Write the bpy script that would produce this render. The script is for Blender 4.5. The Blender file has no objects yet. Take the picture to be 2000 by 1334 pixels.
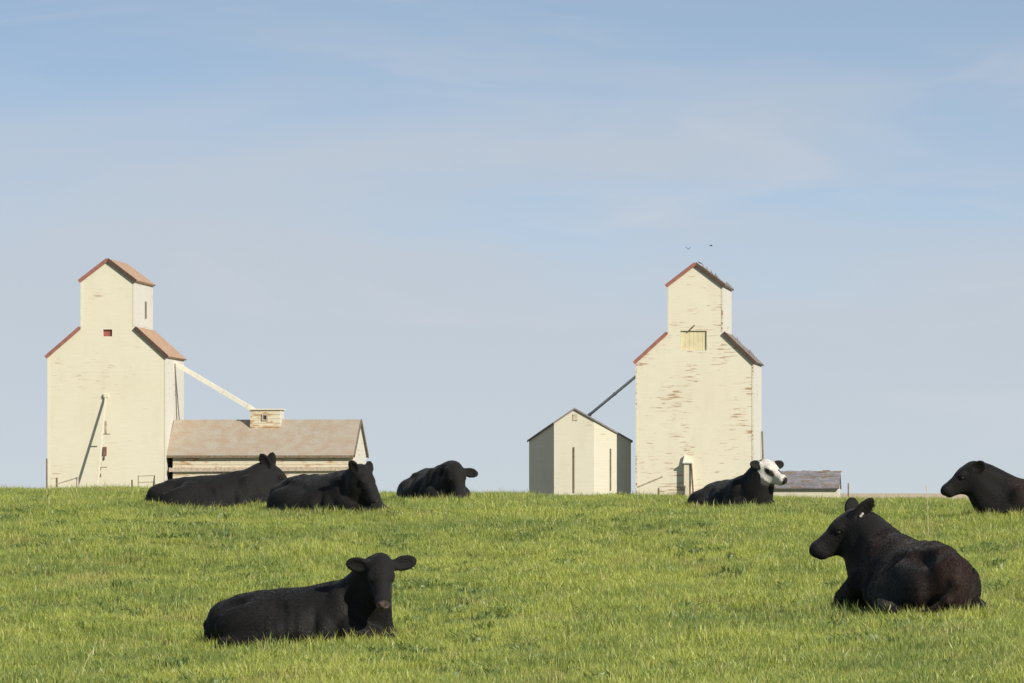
import bpy, math, random
import numpy as np
from mathutils import Vector, Matrix

random.seed(7)
RNG = np.random.default_rng(11)
R = math.radians
scene = bpy.context.scene
COL = scene.collection

# ------------------------------------------------------------------ camera, sky, sun, exposure
FOCAL = 200.0
K = 36.0 / (2000.0 * FOCAL)          # radians per photograph pixel
HORIZON = 963.0                      # photograph row of eye level
cam_data = bpy.data.cameras.new('camera')
cam_data.lens = FOCAL
cam_data.sensor_width = 36.0
cam_data.shift_y = (HORIZON - 667.0) / 2000.0
cam_data.clip_start = 1.0
cam_data.clip_end = 90000.0
cam = bpy.data.objects.new('camera', cam_data)
cam.location = (0, 0, 0)
cam.rotation_euler = (R(90), 0, 0)
COL.objects.link(cam)
scene.camera = cam

SUN_AZ = R(42)      # to the right of the direction behind the camera
SUN_EL = R(30)
sun_vec = Vector((math.sin(SUN_AZ) * math.cos(SUN_EL), -math.cos(SUN_AZ) * math.cos(SUN_EL), math.sin(SUN_EL)))

world = bpy.data.worlds.new('World')
scene.world = world
world.use_nodes = True
wn, wl = world.node_tree.nodes, world.node_tree.links
wn.clear()
w_out = wn.new('ShaderNodeOutputWorld')
w_bg = wn.new('ShaderNodeBackground')
w_bg.inputs['Strength'].default_value = 0.112
sky = wn.new('ShaderNodeTexSky')
sky.sky_type = 'NISHITA'
sky.sun_disc = False
sky.sun_elevation = SUN_EL
sky.sun_rotation = math.pi - SUN_AZ
sky.altitude = 700
sky.air_density = 1.0
sky.dust_density = 0.25
sky.ozone_density = 0.6
w_tc = wn.new('ShaderNodeTexCoord')
w_sep = wn.new('ShaderNodeSeparateXYZ')
w_mad = wn.new('ShaderNodeMath'); w_mad.operation = 'MULTIPLY_ADD'
w_mad.inputs[1].default_value = 3.4; w_mad.inputs[2].default_value = 0.06
w_com = wn.new('ShaderNodeCombineXYZ')
w_nrm = wn.new('ShaderNodeVectorMath'); w_nrm.operation = 'NORMALIZE'
wl.new(w_tc.outputs['Generated'], w_sep.inputs[0])
wl.new(w_sep.outputs['X'], w_com.inputs['X']); wl.new(w_sep.outputs['Y'], w_com.inputs['Y'])
wl.new(w_sep.outputs['Z'], w_mad.inputs[0]); wl.new(w_mad.outputs[0], w_com.inputs['Z'])
wl.new(w_com.outputs[0], w_nrm.inputs[0]); wl.new(w_nrm.outputs[0], sky.inputs['Vector'])
# thin high cloud veil: denser through the longer air path low in the sky, streaked by noise
w_map = wn.new('ShaderNodeMapping'); w_map.inputs['Scale'].default_value = (7, 7, 44)
w_map.inputs['Rotation'].default_value = (0, R(1.0), 0)
w_noise = wn.new('ShaderNodeTexNoise')
w_noise.inputs['Scale'].default_value = 1.0; w_noise.inputs['Detail'].default_value = 4.0
w_noise.inputs['Roughness'].default_value = 0.5; w_noise.inputs['Distortion'].default_value = 0.5
w_wob = wn.new('ShaderNodeMath'); w_wob.operation = 'MULTIPLY_ADD'
w_wob.inputs[1].default_value = -0.12; w_wob.inputs[2].default_value = 0.060
w_add = wn.new('ShaderNodeMath'); w_add.operation = 'ADD'
w_rng = wn.new('ShaderNodeMapRange'); w_rng.interpolation_type = 'SMOOTHSTEP'
w_rng.inputs['From Min'].default_value = 0.030; w_rng.inputs['From Max'].default_value = 0.105
w_rng.inputs['To Min'].default_value = 0.90; w_rng.inputs['To Max'].default_value = 0.26
w_mix = wn.new('ShaderNodeMix'); w_mix.data_type = 'RGBA'
w_mix.inputs[7].default_value = (3.88, 4.17, 4.58, 1)
wl.new(w_tc.outputs['Generated'], w_map.inputs[0]); wl.new(w_map.outputs[0], w_noise.inputs['Vector'])
wl.new(w_noise.outputs[0], w_wob.inputs[0]); wl.new(w_wob.outputs[0], w_add.inputs[0]); wl.new(w_sep.outputs['Z'], w_add.inputs[1])
wl.new(w_add.outputs[0], w_rng.inputs[0]); wl.new(w_rng.outputs[0], w_mix.inputs[0])
w_map2 = wn.new('ShaderNodeMapping'); w_map2.inputs['Scale'].default_value = (16, 16, 85); w_map2.inputs['Location'].default_value = (3.1, 0.4, 1.7)
w_n2 = wn.new('ShaderNodeTexNoise'); w_n2.inputs['Detail'].default_value = 5.0; w_n2.inputs['Scale'].default_value = 1.0; w_n2.inputs['Distortion'].default_value = 0.8
w_r2 = wn.new('ShaderNodeMapRange'); w_r2.interpolation_type = 'SMOOTHSTEP'
w_r2.inputs['From Min'].default_value = 0.50; w_r2.inputs['From Max'].default_value = 0.78; w_r2.inputs['To Max'].default_value = 0.30
w_mix2 = wn.new('ShaderNodeMix'); w_mix2.data_type = 'RGBA'
w_mix2.inputs[7].default_value = (4.6, 4.65, 5.0, 1)
wl.new(w_tc.outputs['Generated'], w_map2.inputs[0]); wl.new(w_map2.outputs[0], w_n2.inputs['Vector'])
wl.new(w_n2.outputs[0], w_r2.inputs[0]); wl.new(w_r2.outputs[0], w_mix2.inputs[0])
w_tint = wn.new('ShaderNodeMix'); w_tint.data_type = 'RGBA'; w_tint.blend_type = 'MULTIPLY'
w_tint.inputs[0].default_value = 1.0; w_tint.inputs[7].default_value = (0.93, 1.03, 1.03, 1)
wl.new(sky.outputs[0], w_tint.inputs[6]); wl.new(w_tint.outputs[2], w_mix.inputs[6]); wl.new(w_mix.outputs[2], w_mix2.inputs[6]); wl.new(w_mix2.outputs[2], w_bg.inputs['Color'])
wl.new(w_bg.outputs[0], w_out.inputs['Surface'])

sun_data = bpy.data.lights.new('sun', 'SUN')
sun_data.energy = 4.4
sun_data.angle = R(0.53)
sun_data.color = (1.0, 0.93, 0.80)
sun = bpy.data.objects.new('sun', sun_data)
sun.rotation_euler = sun_vec.to_track_quat('Z', 'Y').to_euler()
sun.location = (60, -60, 80)
COL.objects.link(sun)

scene.view_settings.view_transform = 'Standard'
scene.view_settings.look = 'None'
scene.view_settings.exposure = 0.33
scene.view_settings.gamma = 1.0
scene.view_settings.use_curve_mapping = False
scene.render.engine = 'CYCLES'
scene.cycles.max_bounces = 6
scene.cycles.transparent_max_bounces = 4


def at(px, py, dist):
    """photograph pixel + distance -> point of the place"""
    return Vector(((px - 1000) * K * dist, dist, (HORIZON - py) * K * dist))


# ------------------------------------------------------------------ material helpers
class Mat:
    def __init__(self, name, rough=0.8, spec=0.25):
        self.m = bpy.data.materials.new(name)
        self.m.use_nodes = True
        self.n, self.l = self.m.node_tree.nodes, self.m.node_tree.links
        self.b = self.n['Principled BSDF']
        self.b.inputs['Roughness'].default_value = rough
        self.b.inputs['Specular IOR Level'].default_value = spec

    def val(self, sock, v):
        if isinstance(v, bpy.types.NodeSocket):
            self.l.new(v, sock)
        else:
            sock.default_value = v

    def coord(self, kind='Object', scale=(1, 1, 1), loc=(0, 0, 0)):
        mp = self.n.new('ShaderNodeMapping')
        if kind == 'World':
            src = self.n.new('ShaderNodeNewGeometry').outputs['Position']
        else:
            src = self.n.new('ShaderNodeTexCoord').outputs[kind]
        self.l.new(src, mp.inputs[0])
        mp.inputs['Scale'].default_value = scale
        mp.inputs['Location'].default_value = loc
        return mp.outputs[0]

    def noise(self, vec, scale=1.0, detail=3.0, rough=0.55, dist=0.0):
        t = self.n.new('ShaderNodeTexNoise')
        self.l.new(vec, t.inputs['Vector'])
        t.inputs['Scale'].default_value = scale
        t.inputs['Detail'].default_value = detail
        t.inputs['Roughness'].default_value = rough
        t.inputs['Distortion'].default_value = dist
        return t.outputs[0]

    def rng(self, v, a, b, c=0.0, d=1.0):
        t = self.n.new('ShaderNodeMapRange')
        self.l.new(v, t.inputs[0])
        t.inputs[1].default_value = a; t.inputs[2].default_value = b
        t.inputs[3].default_value = c; t.inputs[4].default_value = d
        return t.outputs[0]

    def math(self, op, a, b=0.0):
        t = self.n.new('ShaderNodeMath'); t.operation = op
        self.val(t.inputs[0], a); self.val(t.inputs[1], b)
        return t.outputs[0]

    def mix(self, f, a, b, mode='MIX'):
        t = self.n.new('ShaderNodeMix'); t.data_type = 'RGBA'; t.blend_type = mode
        self.val(t.inputs[0], f)
        self.val(t.inputs[6], a if isinstance(a, bpy.types.NodeSocket) else (*a, 1))
        self.val(t.inputs[7], b if isinstance(b, bpy.types.NodeSocket) else (*b, 1))
        return t.outputs[2]

    def color(self, c):
        self.val(self.b.inputs['Base Color'], c if isinstance(c, bpy.types.NodeSocket) else (*c, 1))

    def bump(self, h, strength=0.4, dist=0.02):
        t = self.n.new('ShaderNodeBump')
        t.inputs['Strength'].default_value = strength
        t.inputs['Distance'].default_value = dist
        self.l.new(h, t.inputs['Height'])
        self.l.new(t.outputs[0], self.b.inputs['Normal'])

    def z_saw(self, period, kind='Object', axis='Z'):
        """0..1 within each lap board"""
        tc = self.n.new('ShaderNodeTexCoord').outputs[kind]
        sp = self.n.new('ShaderNodeSeparateXYZ'); self.l.new(tc, sp.inputs[0])
        return self.math('FRACT', self.math('MULTIPLY', sp.outputs[axis], 1.0 / period))


def siding(name, paint, peel_lo, peel_hi, wood=(0.24, 0.15, 0.085), period=0.17, seed=0.0, streak=(0.35, 0.35, 3.2)):
    """painted lap siding: horizontal boards, faded paint, peeled streaks of bare wood"""
    M = Mat(name, 0.72, 0.2)
    big = M.noise(M.coord(scale=(0.25, 0.25, 0.25), loc=(seed, 0, 0)), 1.0, 3)
    fine = M.noise(M.coord(scale=(0.5, 0.5, 6.0), loc=(seed + 3, 0, 0)), 1.6, 4)
    c = M.mix(M.rng(fine, 0.3, 0.7, 0.0, 0.55), paint, tuple(v * 0.86 for v in paint))
    c = M.mix(M.rng(big, 0.35, 0.7, 0.0, 0.5), c, tuple(v * w for v, w in zip(paint, (0.93, 0.91, 0.88))))
    stain = M.noise(M.coord(scale=(0.9, 0.9, 0.22), loc=(seed + 5, 1, 3)), 1.3, 5, 0.6)
    c = M.mix(M.rng(stain, 0.5, 0.8, 0.0, 0.38), c, tuple(v * w for v, w in zip(paint, (0.80, 0.77, 0.74))))
    # peeling: long horizontal streaks, thicker where the big noise is high
    streaks = M.noise(M.coord(scale=streak, loc=(seed + 9, 2, 5)), 2.6, 5, 0.62)
    gate = M.noise(M.coord(scale=(0.32, 0.32, 0.32), loc=(seed + 21, 7, 1)), 1.0, 2)
    mask = M.math('ADD', streaks, M.math('MULTIPLY', M.math('SUBTRACT', gate, 0.5), 0.62))
    mask = M.rng(mask, peel_lo, peel_hi)
    grain = M.noise(M.coord(scale=(1.2, 1.2, 22)), 2.0, 3)
    woodc = M.mix(grain, wood, tuple(min(1, v * 1.9) for v in wood))
    c = M.mix(mask, c, woodc)
    saw = M.z_saw(period)
    groove = M.rng(saw, 0.0, 0.10, 1.0, 0.0)
    c = M.mix(M.math('MULTIPLY', groove, 0.07), c, wood)
    M.color(c)
    h = M.math('ADD', M.math('MULTIPLY', saw, -1.0), M.math('MULTIPLY', fine, 0.5))
    M.bump(h, 0.12, 0.02)
    return M.m


def plain(name, col, rough=0.75, var=0.25, scale=3.0, spec=0.25):
    M = Mat(name, rough, spec)
    f = M.noise(M.coord(scale=(1, 1, 1)), scale, 4)
    M.color(M.mix(M.rng(f, 0.3, 0.7), tuple(v * (1 - var) for v in col), tuple(min(1, v * (1 + var)) for v in col)))
    M.bump(f, 0.15, 0.01)
    return M.m


def shingle(name, a, b, dark, seed=0.0):
    M = Mat(name, 0.85, 0.15)
    n1 = M.noise(M.coord(scale=(1.4, 1.4, 1.4), loc=(seed, 0, 0)), 1.0, 4)
    n2 = M.noise(M.coord(scale=(7, 7, 7), loc=(seed, 4, 0)), 1.0, 3)
    c = M.mix(M.rng(n1, 0.35, 0.65), a, b)
    c = M.mix(M.rng(n2, 0.45, 0.75, 0.0, 0.5), c, dark)
    saw = M.z_saw(0.16)
    c = M.mix(M.rng(saw, 0.0, 0.14, 0.45, 0.0), c, dark)
    M.color(c)
    M.bump(M.math('ADD', n2, M.math('MULTIPLY', saw, -0.6)), 0.4, 0.03)
    return M.m


CREAM = (0.69, 0.65, 0.51)
MT = dict(
    wall_l=siding('cream_siding_sound', CREAM, 0.665, 0.77, wood=(0.30, 0.22, 0.14), seed=1.0),
    wall_r=siding('cream_siding_peeling', (0.70, 0.655, 0.52), 0.59, 0.69, wood=(0.27, 0.18, 0.11), seed=14.0),
    side=siding('white_siding_faded', (0.66, 0.64, 0.575), 0.66, 0.76, seed=5.0),
    annex=siding('cream_planks_worn', (0.66, 0.60, 0.45), 0.505, 0.64, wood=(0.30, 0.19, 0.10), period=0.34, seed=31.0, streak=(0.5, 0.5, 2.2)),
    bin=siding('cream_siding_bin', (0.61, 0.575, 0.465), 0.66, 0.77, seed=44.0),
    trim_worn=siding('cream_trim_worn', (0.65, 0.61, 0.48), 0.52, 0.62, wood=(0.26, 0.17, 0.10), seed=61.0, streak=(1.0, 1.0, 1.6)),
    trim=plain('cream_trim', (0.66, 0.62, 0.49), 0.7, 0.06),
    white=plain('white_spout_paint', (0.70, 0.67, 0.57), 0.6, 0.05),
    red=plain('oxide_red_paint', (0.27, 0.085, 0.065), 0.7, 0.2),
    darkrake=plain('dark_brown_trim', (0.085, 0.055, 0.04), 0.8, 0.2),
    redrake=plain('faded_red_trim', (0.30, 0.13, 0.10), 0.75, 0.2),
    roof_tan=shingle('tan_shingles', (0.41, 0.26, 0.165), (0.46, 0.325, 0.235), (0.28, 0.17, 0.115), 2.0),
    roof_annex=shingle('tan_shingles_annex', (0.36, 0.28, 0.205), (0.385, 0.345, 0.28), (0.275, 0.21, 0.16), 8.0),
    roof_grey=shingle('grey_shingles', (0.20, 0.17, 0.15), (0.28, 0.25, 0.23), (0.10, 0.08, 0.07), 3.0),
    roof_slate=shingle('violet_grey_shingles', (0.18, 0.17, 0.175), (0.27, 0.255, 0.27), (0.10, 0.085, 0.08), 6.0),
    wood=plain('weathered_wood', (0.20, 0.15, 0.10), 0.85, 0.35, 6.0),
    greywood=plain('silvered_board', (0.46, 0.38, 0.29), 0.85, 0.3, 5.0),
    darkwood=plain('dark_wood', (0.09, 0.07, 0.055), 0.85, 0.3),
    boxbrown=plain('rusty_brown_paint', (0.19, 0.10, 0.075), 0.8, 0.25),
    yellow=plain('yellow_panel', (0.64, 0.57, 0.36), 0.7, 0.08),
    steel=plain('dull_steel', (0.66, 0.64, 0.57), 0.5, 0.15, spec=0.4),
    glass=plain('dark_pane', (0.05, 0.045, 0.045), 0.25, 0.1, spec=0.5),
    bird=plain('dark_feathers', (0.06, 0.06, 0.065), 0.8, 0.2),
    straw=plain('dry_stalk', (0.50, 0.44, 0.25), 0.8, 0.15),
)


# ------------------------------------------------------------------ mesh helpers
class MB:
    def __init__(self):
        self.v, self.f = [], []

    def add(self, verts, faces):
        o = len(self.v)
        self.v += [tuple(p) for p in verts]
        self.f += [tuple(i + o for i in f) for f in faces]
        return self

    def box(self, c, s, rot=None):
        c = Vector(c); hx, hy, hz = s[0] / 2, s[1] / 2, s[2] / 2
        vs = []
        for x in (-hx, hx):
            for y in (-hy, hy):
                for z in (-hz, hz):
                    p = Vector((x, y, z))
                    if rot is not None:
                        p = rot @ p
                    vs.append(c + p)
        return self.add(vs, [(0, 1, 3, 2), (4, 6, 7, 5), (0, 4, 5, 1), (2, 3, 7, 6), (0, 2, 6, 4), (1, 5, 7, 3)])

    def beam(self, a, b, w, h, up=(0, 0, 1)):
        a, b = Vector(a), Vector(b)
        d = (b - a); L = d.length; d.normalize()
        up = Vector(up)
        s = d.cross(up)
        if s.length < 1e-4:
            s = d.cross(Vector((0, 1, 0)))
        s.normalize(); u = s.cross(d)
        rot = Matrix((d, s, u)).transposed()
        return self.box((a + b) / 2, (L, w, h), rot)

    def tube(self, a, b, r0, r1=None, n=10):
        r1 = r0 if r1 is None else r1
        a, b = Vector(a), Vector(b)
        d = (b - a).normalized()
        s = d.cross(Vector((0, 0, 1)))
        if s.length < 1e-3:
            s = Vector((1, 0, 0))
        s.normalize(); u = s.cross(d)
        vs = []
        for p, r in ((a, r0), (b, r1)):
            for i in range(n):
                t = 2 * math.pi * i / n
                vs.append(p + s * (r * math.cos(t)) + u * (r * math.sin(t)))
        fs = [(i, (i + 1) % n, n + (i + 1) % n, n + i) for i in range(n)]
        fs += [tuple(range(n - 1, -1, -1)), tuple(range(n, 2 * n))]
        return self.add(vs, fs)

    def prism(self, poly, y0, y1):
        """outline in x,z (counter-clockwise seen from -y) pushed from y0 to y1"""
        n = len(poly)
        vs = [(x, y0, z) for x, z in poly] + [(x, y1, z) for x, z in poly]
        fs = [tuple(range(n)), tuple(range(2 * n - 1, n - 1, -1))]
        fs += [((i + 1) % n, i, n + i, n + (i + 1) % n) for i in range(n)]
        return self.add(vs, fs)

    def build(self, name, mat, parent=None):
        me = bpy.data.meshes.new(name)
        me.from_pydata(self.v, [], self.f)
        me.update()
        if mat is not None:
            for m in (mat if isinstance(mat, (list, tuple)) else [mat]):
                me.materials.append(m)
        o = bpy.data.objects.new(name, me)
        COL.objects.link(o)
        if parent is not None:
            o.parent = parent
        return o


def tag(o, label=None, cat=None, group=None, kind=None):
    for k, v in (('label', label), ('category', cat), ('group', group), ('kind', kind)):
        if v:
            o[k] = v
    return o


def empty(name, loc, rz=0.0):
    e = bpy.data.objects.new(name, None)
    e.empty_display_size = 0.3
    e.location = loc
    e.rotation_euler = (0, 0, rz)
    COL.objects.link(e)
    return e


# ------------------------------------------------------------------ terrain
PLAIN = -2.4
TD = np.array([-60, 0, 30, 45, 52, 60, 70, 80, 86, 95, 102, 110, 125, 150, 190, 260, 400, 60000], float)
TB = np.array([-1.95, -1.88, -1.8, -1.74, -1.66, -1.47, -0.98, -0.45, -0.27, -0.17, -0.14, -0.17, -0.5, -1.2, -2.0, PLAIN, PLAIN, PLAIN], float)
TC = np.array([0.2, 0.2, 0.3, 0.35, 0.36, 0.37, 0.27, 0.13, 0.0, -0.10, -0.13, -0.13, -0.1, -0.05, 0, 0, 0, 0], float)


def pchip(xs, ys, x):
    h = np.diff(xs); d = np.diff(ys) / h
    m = np.zeros_like(ys)
    for i in range(1, len(xs) - 1):
        if d[i - 1] * d[i] > 0:
            w1, w2 = 2 * h[i] + h[i - 1], h[i] + 2 * h[i - 1]
            m[i] = (w1 + w2) / (w1 / d[i - 1] + w2 / d[i])
    i = np.clip(np.searchsorted(xs, x) - 1, 0, len(h) - 1)
    t = (x - xs[i]) / h[i]
    return ((2 * t**3 - 3 * t**2 + 1) * ys[i] + (t**3 - 2 * t**2 + t) * h[i] * m[i]
            + (-2 * t**3 + 3 * t**2) * ys[i + 1] + (t**3 - t**2) * h[i] * m[i + 1])


def terrain(X, Y):
    X = np.asarray(X, float); Y = np.asarray(Y, float)
    D = np.maximum(Y, 40.0)
    u = X / (0.09 * D)
    u = 1.5 * np.tanh(u / 1.5)
    z = pchip(TD, TB, np.clip(Y, -60, 60000)) + pchip(TD, TC, np.clip(Y, -60, 60000)) * u
    fade = np.clip((250 - Y) / 80, 0, 1) * np.clip((Y + 30) / 40, 0, 1)
    bump = (0.022 * np.sin(0.9 * X + 0.31 * Y + 1.0) + 0.018 * np.sin(1.7 * X - 0.55 * Y + 2.2)
            + 0.014 * np.sin(2.9 * X + 1.3 * Y) + 0.012 * np.sin(-2.2 * X + 2.4 * Y + 0.7))
    return z + bump * fade


def make_ground():
    ys = np.concatenate([np.arange(-60, 40, 4.0), np.arange(40, 130, 0.5), np.arange(130, 300, 4.0),
                         np.geomspace(300, 45000, 60)])
    xp = np.concatenate([np.arange(0, 20, 0.5), np.arange(20, 60, 2.0), np.geomspace(60, 20000, 40)])
    xs = np.concatenate([-xp[:0:-1], xp])
    X, Y = np.meshgrid(xs, ys)
    Z = terrain(X, Y)
    nx, ny = len(xs), len(ys)
    v = np.stack([X.ravel(), Y.ravel(), Z.ravel()], 1)
    idx = np.arange(nx * ny).reshape(ny, nx)
    f = np.stack([idx[:-1, :-1], idx[:-1, 1:], idx[1:, 1:], idx[1:, :-1]], -1).reshape(-1, 4)
    me = bpy.data.meshes.new('ground')
    me.from_pydata(v.tolist(), [], f.tolist())
    me.polygons.foreach_set('use_smooth', [True] * len(me.polygons))
    M = Mat('pasture_soil_and_stubble', 0.95, 0.1)
    n = M.noise(M.coord('World', (0.5, 0.5, 0.5)), 1.0, 4)
    n2 = M.noise(M.coord('World', (6, 6, 6)), 1.0, 4)
    turf = M.mix(M.rng(n, 0.35, 0.65), (0.08, 0.105, 0.03), (0.14, 0.145, 0.045))
    turf = M.mix(M.rng(n2, 0.45, 0.8), turf, (0.10, 0.08, 0.04))
    nf = M.noise(M.coord('World', (0.0007, 0.006, 0.0)), 1.0, 2)
    stub = M.mix(M.rng(nf, 0.42, 0.58), (0.58, 0.49, 0.35), (0.44, 0.34, 0.23))
    pos = M.n.new('ShaderNodeNewGeometry').outputs['Position']
    sp = M.n.new('ShaderNodeSeparateXYZ'); M.l.new(pos, sp.inputs[0])
    far = M.rng(sp.outputs['Y'], 470, 500)
    M.color(M.mix(far, turf, stub))
    me.materials.append(M.m)
    o = bpy.data.objects.new('ground', me)
    COL.objects.link(o)
    tag(o, kind='structure')
    return o


make_ground()


# ------------------------------------------------------------------ grain elevators
def elevator(name, px_l, px_r, D, yaw, depth, eave, knee, cup_eave, ridge, cup_l, cup_r, mats, label, hatch):
    """front outline taken from rows of the photograph; local x along the front, y into the depth, z up"""
    s = K * D
    cx = ((px_l + px_r) / 2 - 1000) * s
    root = empty(name, (cx, D, PLAIN), yaw)
    tag(root, label, 'grain elevator', 'wooden grain elevators')
    W = (px_r - px_l) * s / math.cos(yaw)
    hw = W / 2
    zz = lambda row: (HORIZON - row) * s - PLAIN
    c0 = (cup_l - (px_l + px_r) / 2) * s; c1 = (cup_r - (px_l + px_r) / 2) * s
    ze, zk, zc, zr = zz(eave), zz(knee), zz(cup_eave), zz(ridge)
    cm = (c0 + c1) / 2
    poly = [(-hw, -0.3), (hw, -0.3), (hw, ze), (c1, zk), (c1, zc), (cm, zr), (c0, zc), (c0, zk), (-hw, ze)]
    mx = lambda px: (px - (px_l + px_r) / 2) * s / math.cos(yaw)
    h0, h1, g0, g1 = mx(hatch[0]), mx(hatch[1]), zz(hatch[3]), zz(hatch[2])
    mb = MB(); mb.prism(poly, 0.0, depth)
    mb.f.remove(tuple(range(9)))
    lf = [(-hw, -0.3), (cm, -0.3), (cm, g0), (h0, g0), (h0, g1), (cm, g1), (cm, zr), (c0, zc), (c0, zk), (-hw, ze)]
    rf_ = [(cm, -0.3), (hw, -0.3), (hw, ze), (c1, zk), (c1, zc), (cm, zr), (cm, g1), (h1, g1), (h1, g0), (cm, g0)]
    for pl in (lf, rf_):
        mb.add([(x, 0.0, z) for x, z in pl], [tuple(range(10))])
    rec = 0.14
    ring = [(h0, g0), (h1, g0), (h1, g1), (h0, g1)]
    mb.add([(x, 0.0, z) for x, z in ring] + [(x, rec, z) for x, z in ring], [((i + 1) % 4, i, 4 + i, 4 + (i + 1) % 4)[::-1] for i in range(4)])
    wall = mb.build('wall', [mats['front'], mats['side']], root)
    for p in wall.data.polygons:
        if abs(p.normal.x) > 0.7:
            p.material_index = 1
    # roof slabs and their rake boards
    def roof(a, b, t=0.14, over=0.13, eave_over=0.12):
        (x0, z0), (x1, z1) = a, b          # low end, high end
        d = Vector((x1 - x0, 0, z1 - z0)); L = d.length; d.normalize()
        nrm = Vector((-d.z, 0, d.x))
        if nrm.z < 0:
            nrm = -nrm
        lo = Vector((x0, 0, z0)) - d * eave_over + nrm * 0.012
        hi = Vector((x1, 0, z1)) + nrm * 0.012
        if b[1] == zr:
            hi += d * (t * 0.35)
        m = MB()
        vs = []
        for y in (-over, depth + over):
            for p in (lo, hi):
                for k in (0, t):
                    q = p + nrm * k
                    vs.append((q.x, y, q.z))
        fs = [(0, 2, 3, 1), (4, 5, 7, 6), (0, 1, 5, 4), (2, 6, 7, 3), (0, 4, 6, 2), (1, 3, 7, 5)]
        m.add(vs, fs)
        r_ = m.build('roof', mats['roof'], root)
        fb = MB()
        off = Vector((0, -over - 0.02, 0))
        fb.beam(lo + off + nrm * (t * 0.35), hi + off + nrm * (t * 0.35), 0.036, t + 0.12, up=nrm)
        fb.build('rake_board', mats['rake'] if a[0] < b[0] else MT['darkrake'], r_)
        return r_
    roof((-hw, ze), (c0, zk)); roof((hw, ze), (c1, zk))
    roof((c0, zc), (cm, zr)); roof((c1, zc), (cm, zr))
    # corner boards
    for x, z0, z1 in ((-hw, -0.3, ze - 0.12), (hw, -0.3, ze - 0.12), (c0, zk + 0.12, zc - 0.1), (c1, zk + 0.12, zc - 0.1)):
        sgn = 1 if x > cm else -1
        MB().box((x - sgn * 0.05, -0.012, (z0 + z1) / 2), (0.13, 0.02, z1 - z0)).build('corner_board', mats['corner'], root)
    return root, dict(s=s, hw=hw, cx=cx, D=D, yaw=yaw, zz=zz, xx=lambda px: (px - (px_l + px_r) / 2) * s / math.cos(yaw), depth=depth, c1=c1, c0=c0, ze=ze, zk=zk, zr=zr, zc=zc, cm=cm)


def recessed_panel(root, x0, x1, z0, z1, mat, name):
    return MB().box(((x0 + x1) / 2, 0.16, (z0 + z1) / 2), (x1 - x0 + 0.04, 0.036, z1 - z0 + 0.04)).build(name, mat, root)


YAW_L, YAW_R = R(-4.6), R(-6.0)
EL, G = elevator('grain_elevator', 92, 325, 420, YAW_L, 9.6, 697, 641, 549, 509, 157, 263,
                 dict(front=MT['wall_l'], side=MT['side'], roof=MT['roof_tan'], rake=MT['redrake'], corner=MT['trim']),
                 'tall cream grain elevator with tan roofs and a small red hatch beside the annex', (201.5, 219, 643.5, 657))
X, Z = G['xx'], G['zz']
recessed_panel(EL, X(201.5), X(219), Z(657), Z(643.5), MT['red'], 'hatch')
# narrow window high on the cupola's sunny side
wy = 5.6
win = MB().box((G['c1'] + 0.015, wy, Z(601)), (0.03, 0.5, 1.15)).build('window', MT['glass'], EL)
for dz in (-0.605, 0.605):
    MB().box((G['c1'] + 0.03, wy, Z(601) + dz), (0.05, 0.62, 0.06)).build('frame_board', MT['wood'], win)
for dy in (-0.28, 0.28):
    MB().box((G['c1'] + 0.03, wy + dy, Z(601)), (0.05, 0.06, 1.15)).build('frame_board', MT['wood'], win)
# loading spout that leans out from the wall towards the track
sp_top = Vector((X(207), -0.12, Z(775))); sp_bot = Vector((X(199), -3.0, 1.1))
spo = MB().beam(sp_top, sp_bot, 0.11, 0.12).build('spout', MT['trim'], EL)
MB().box(sp_top + Vector((0, 0.02, 0.10)), (0.30, 0.2, 0.26)).build('spout_hood', MT['trim'], spo)
for t_ in (0.33, 0.62):
    p_ = sp_top.lerp(sp_bot, t_)
    MB().beam(p_ + Vector((0.05, 0, 0)), p_ + Vector((0.55, 0, 0)), 0.06, 0.06).build('spout_bracket', MT['wood'], spo)
MB().tube(sp_bot + Vector((0, 0, -0.02)), (sp_bot.x, sp_bot.y - 0.05, -0.2), 0.08, 0.08).build('spout_foot', MT['greywood'], spo)
MB().box((X(207.5), -0.03, Z(834)), (0.13, 0.05, 0.95)).build('bare_board', MT['greywood'], EL)
MB().box((X(205), -0.06, Z(881)), (0.26, 0.12, 0.62)).build('control_box', MT['boxbrown'], EL)
MB().tube((X(203.5), -0.07, Z(892)), (X(203.5), -0.07, Z(898)), 0.05).build('conduit', MT['darkwood'], EL)
for row in (905, 915, 928):
    MB().box((X(196.5), -0.05, Z(row)), (0.10, 0.08, 0.22)).build('cleat', MT['wood'], EL)
MB().tube((G['hw'] + 0.05, 4.4, Z(708)), (G['hw'] + 0.05, 7.2, 0.4), 0.035).build('ground_cable', MT['wood'], EL)

ER, H = elevator('grain_elevator', 1242, 1471, 420, YAW_R, 9.8, 708, 651, 558, 517, 1304, 1412,
                 dict(front=MT['wall_r'], side=MT['side'], roof=MT['roof_grey'], rake=MT['redrake'], corner=MT['trim_worn']),
                 'tall cream grain elevator with peeling paint, grey roofs and a yellow hatch', (1329, 1380, 646, 684))
X, Z = H['xx'], H['zz']
hatch = recessed_panel(ER, X(1329), X(1380), Z(684), Z(646), MT['yellow'], 'hatch')
nb = 6
bw = (X(1380) - X(1329)) / nb
for i in range(nb):
    MB().box((X(1329) + bw * (i + 0.5), 0.134, (Z(684) + Z(646)) / 2), (bw - 0.03, 0.014, Z(646) - Z(684) - 0.04)).build('panel_board', MT['yellow'], hatch)
MB().beam((X(1346), -0.04, Z(646)), (X(1357), -0.16, Z(635)), 0.08, 0.08).build('hatch_lever', MT['wood'], ER)
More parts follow.
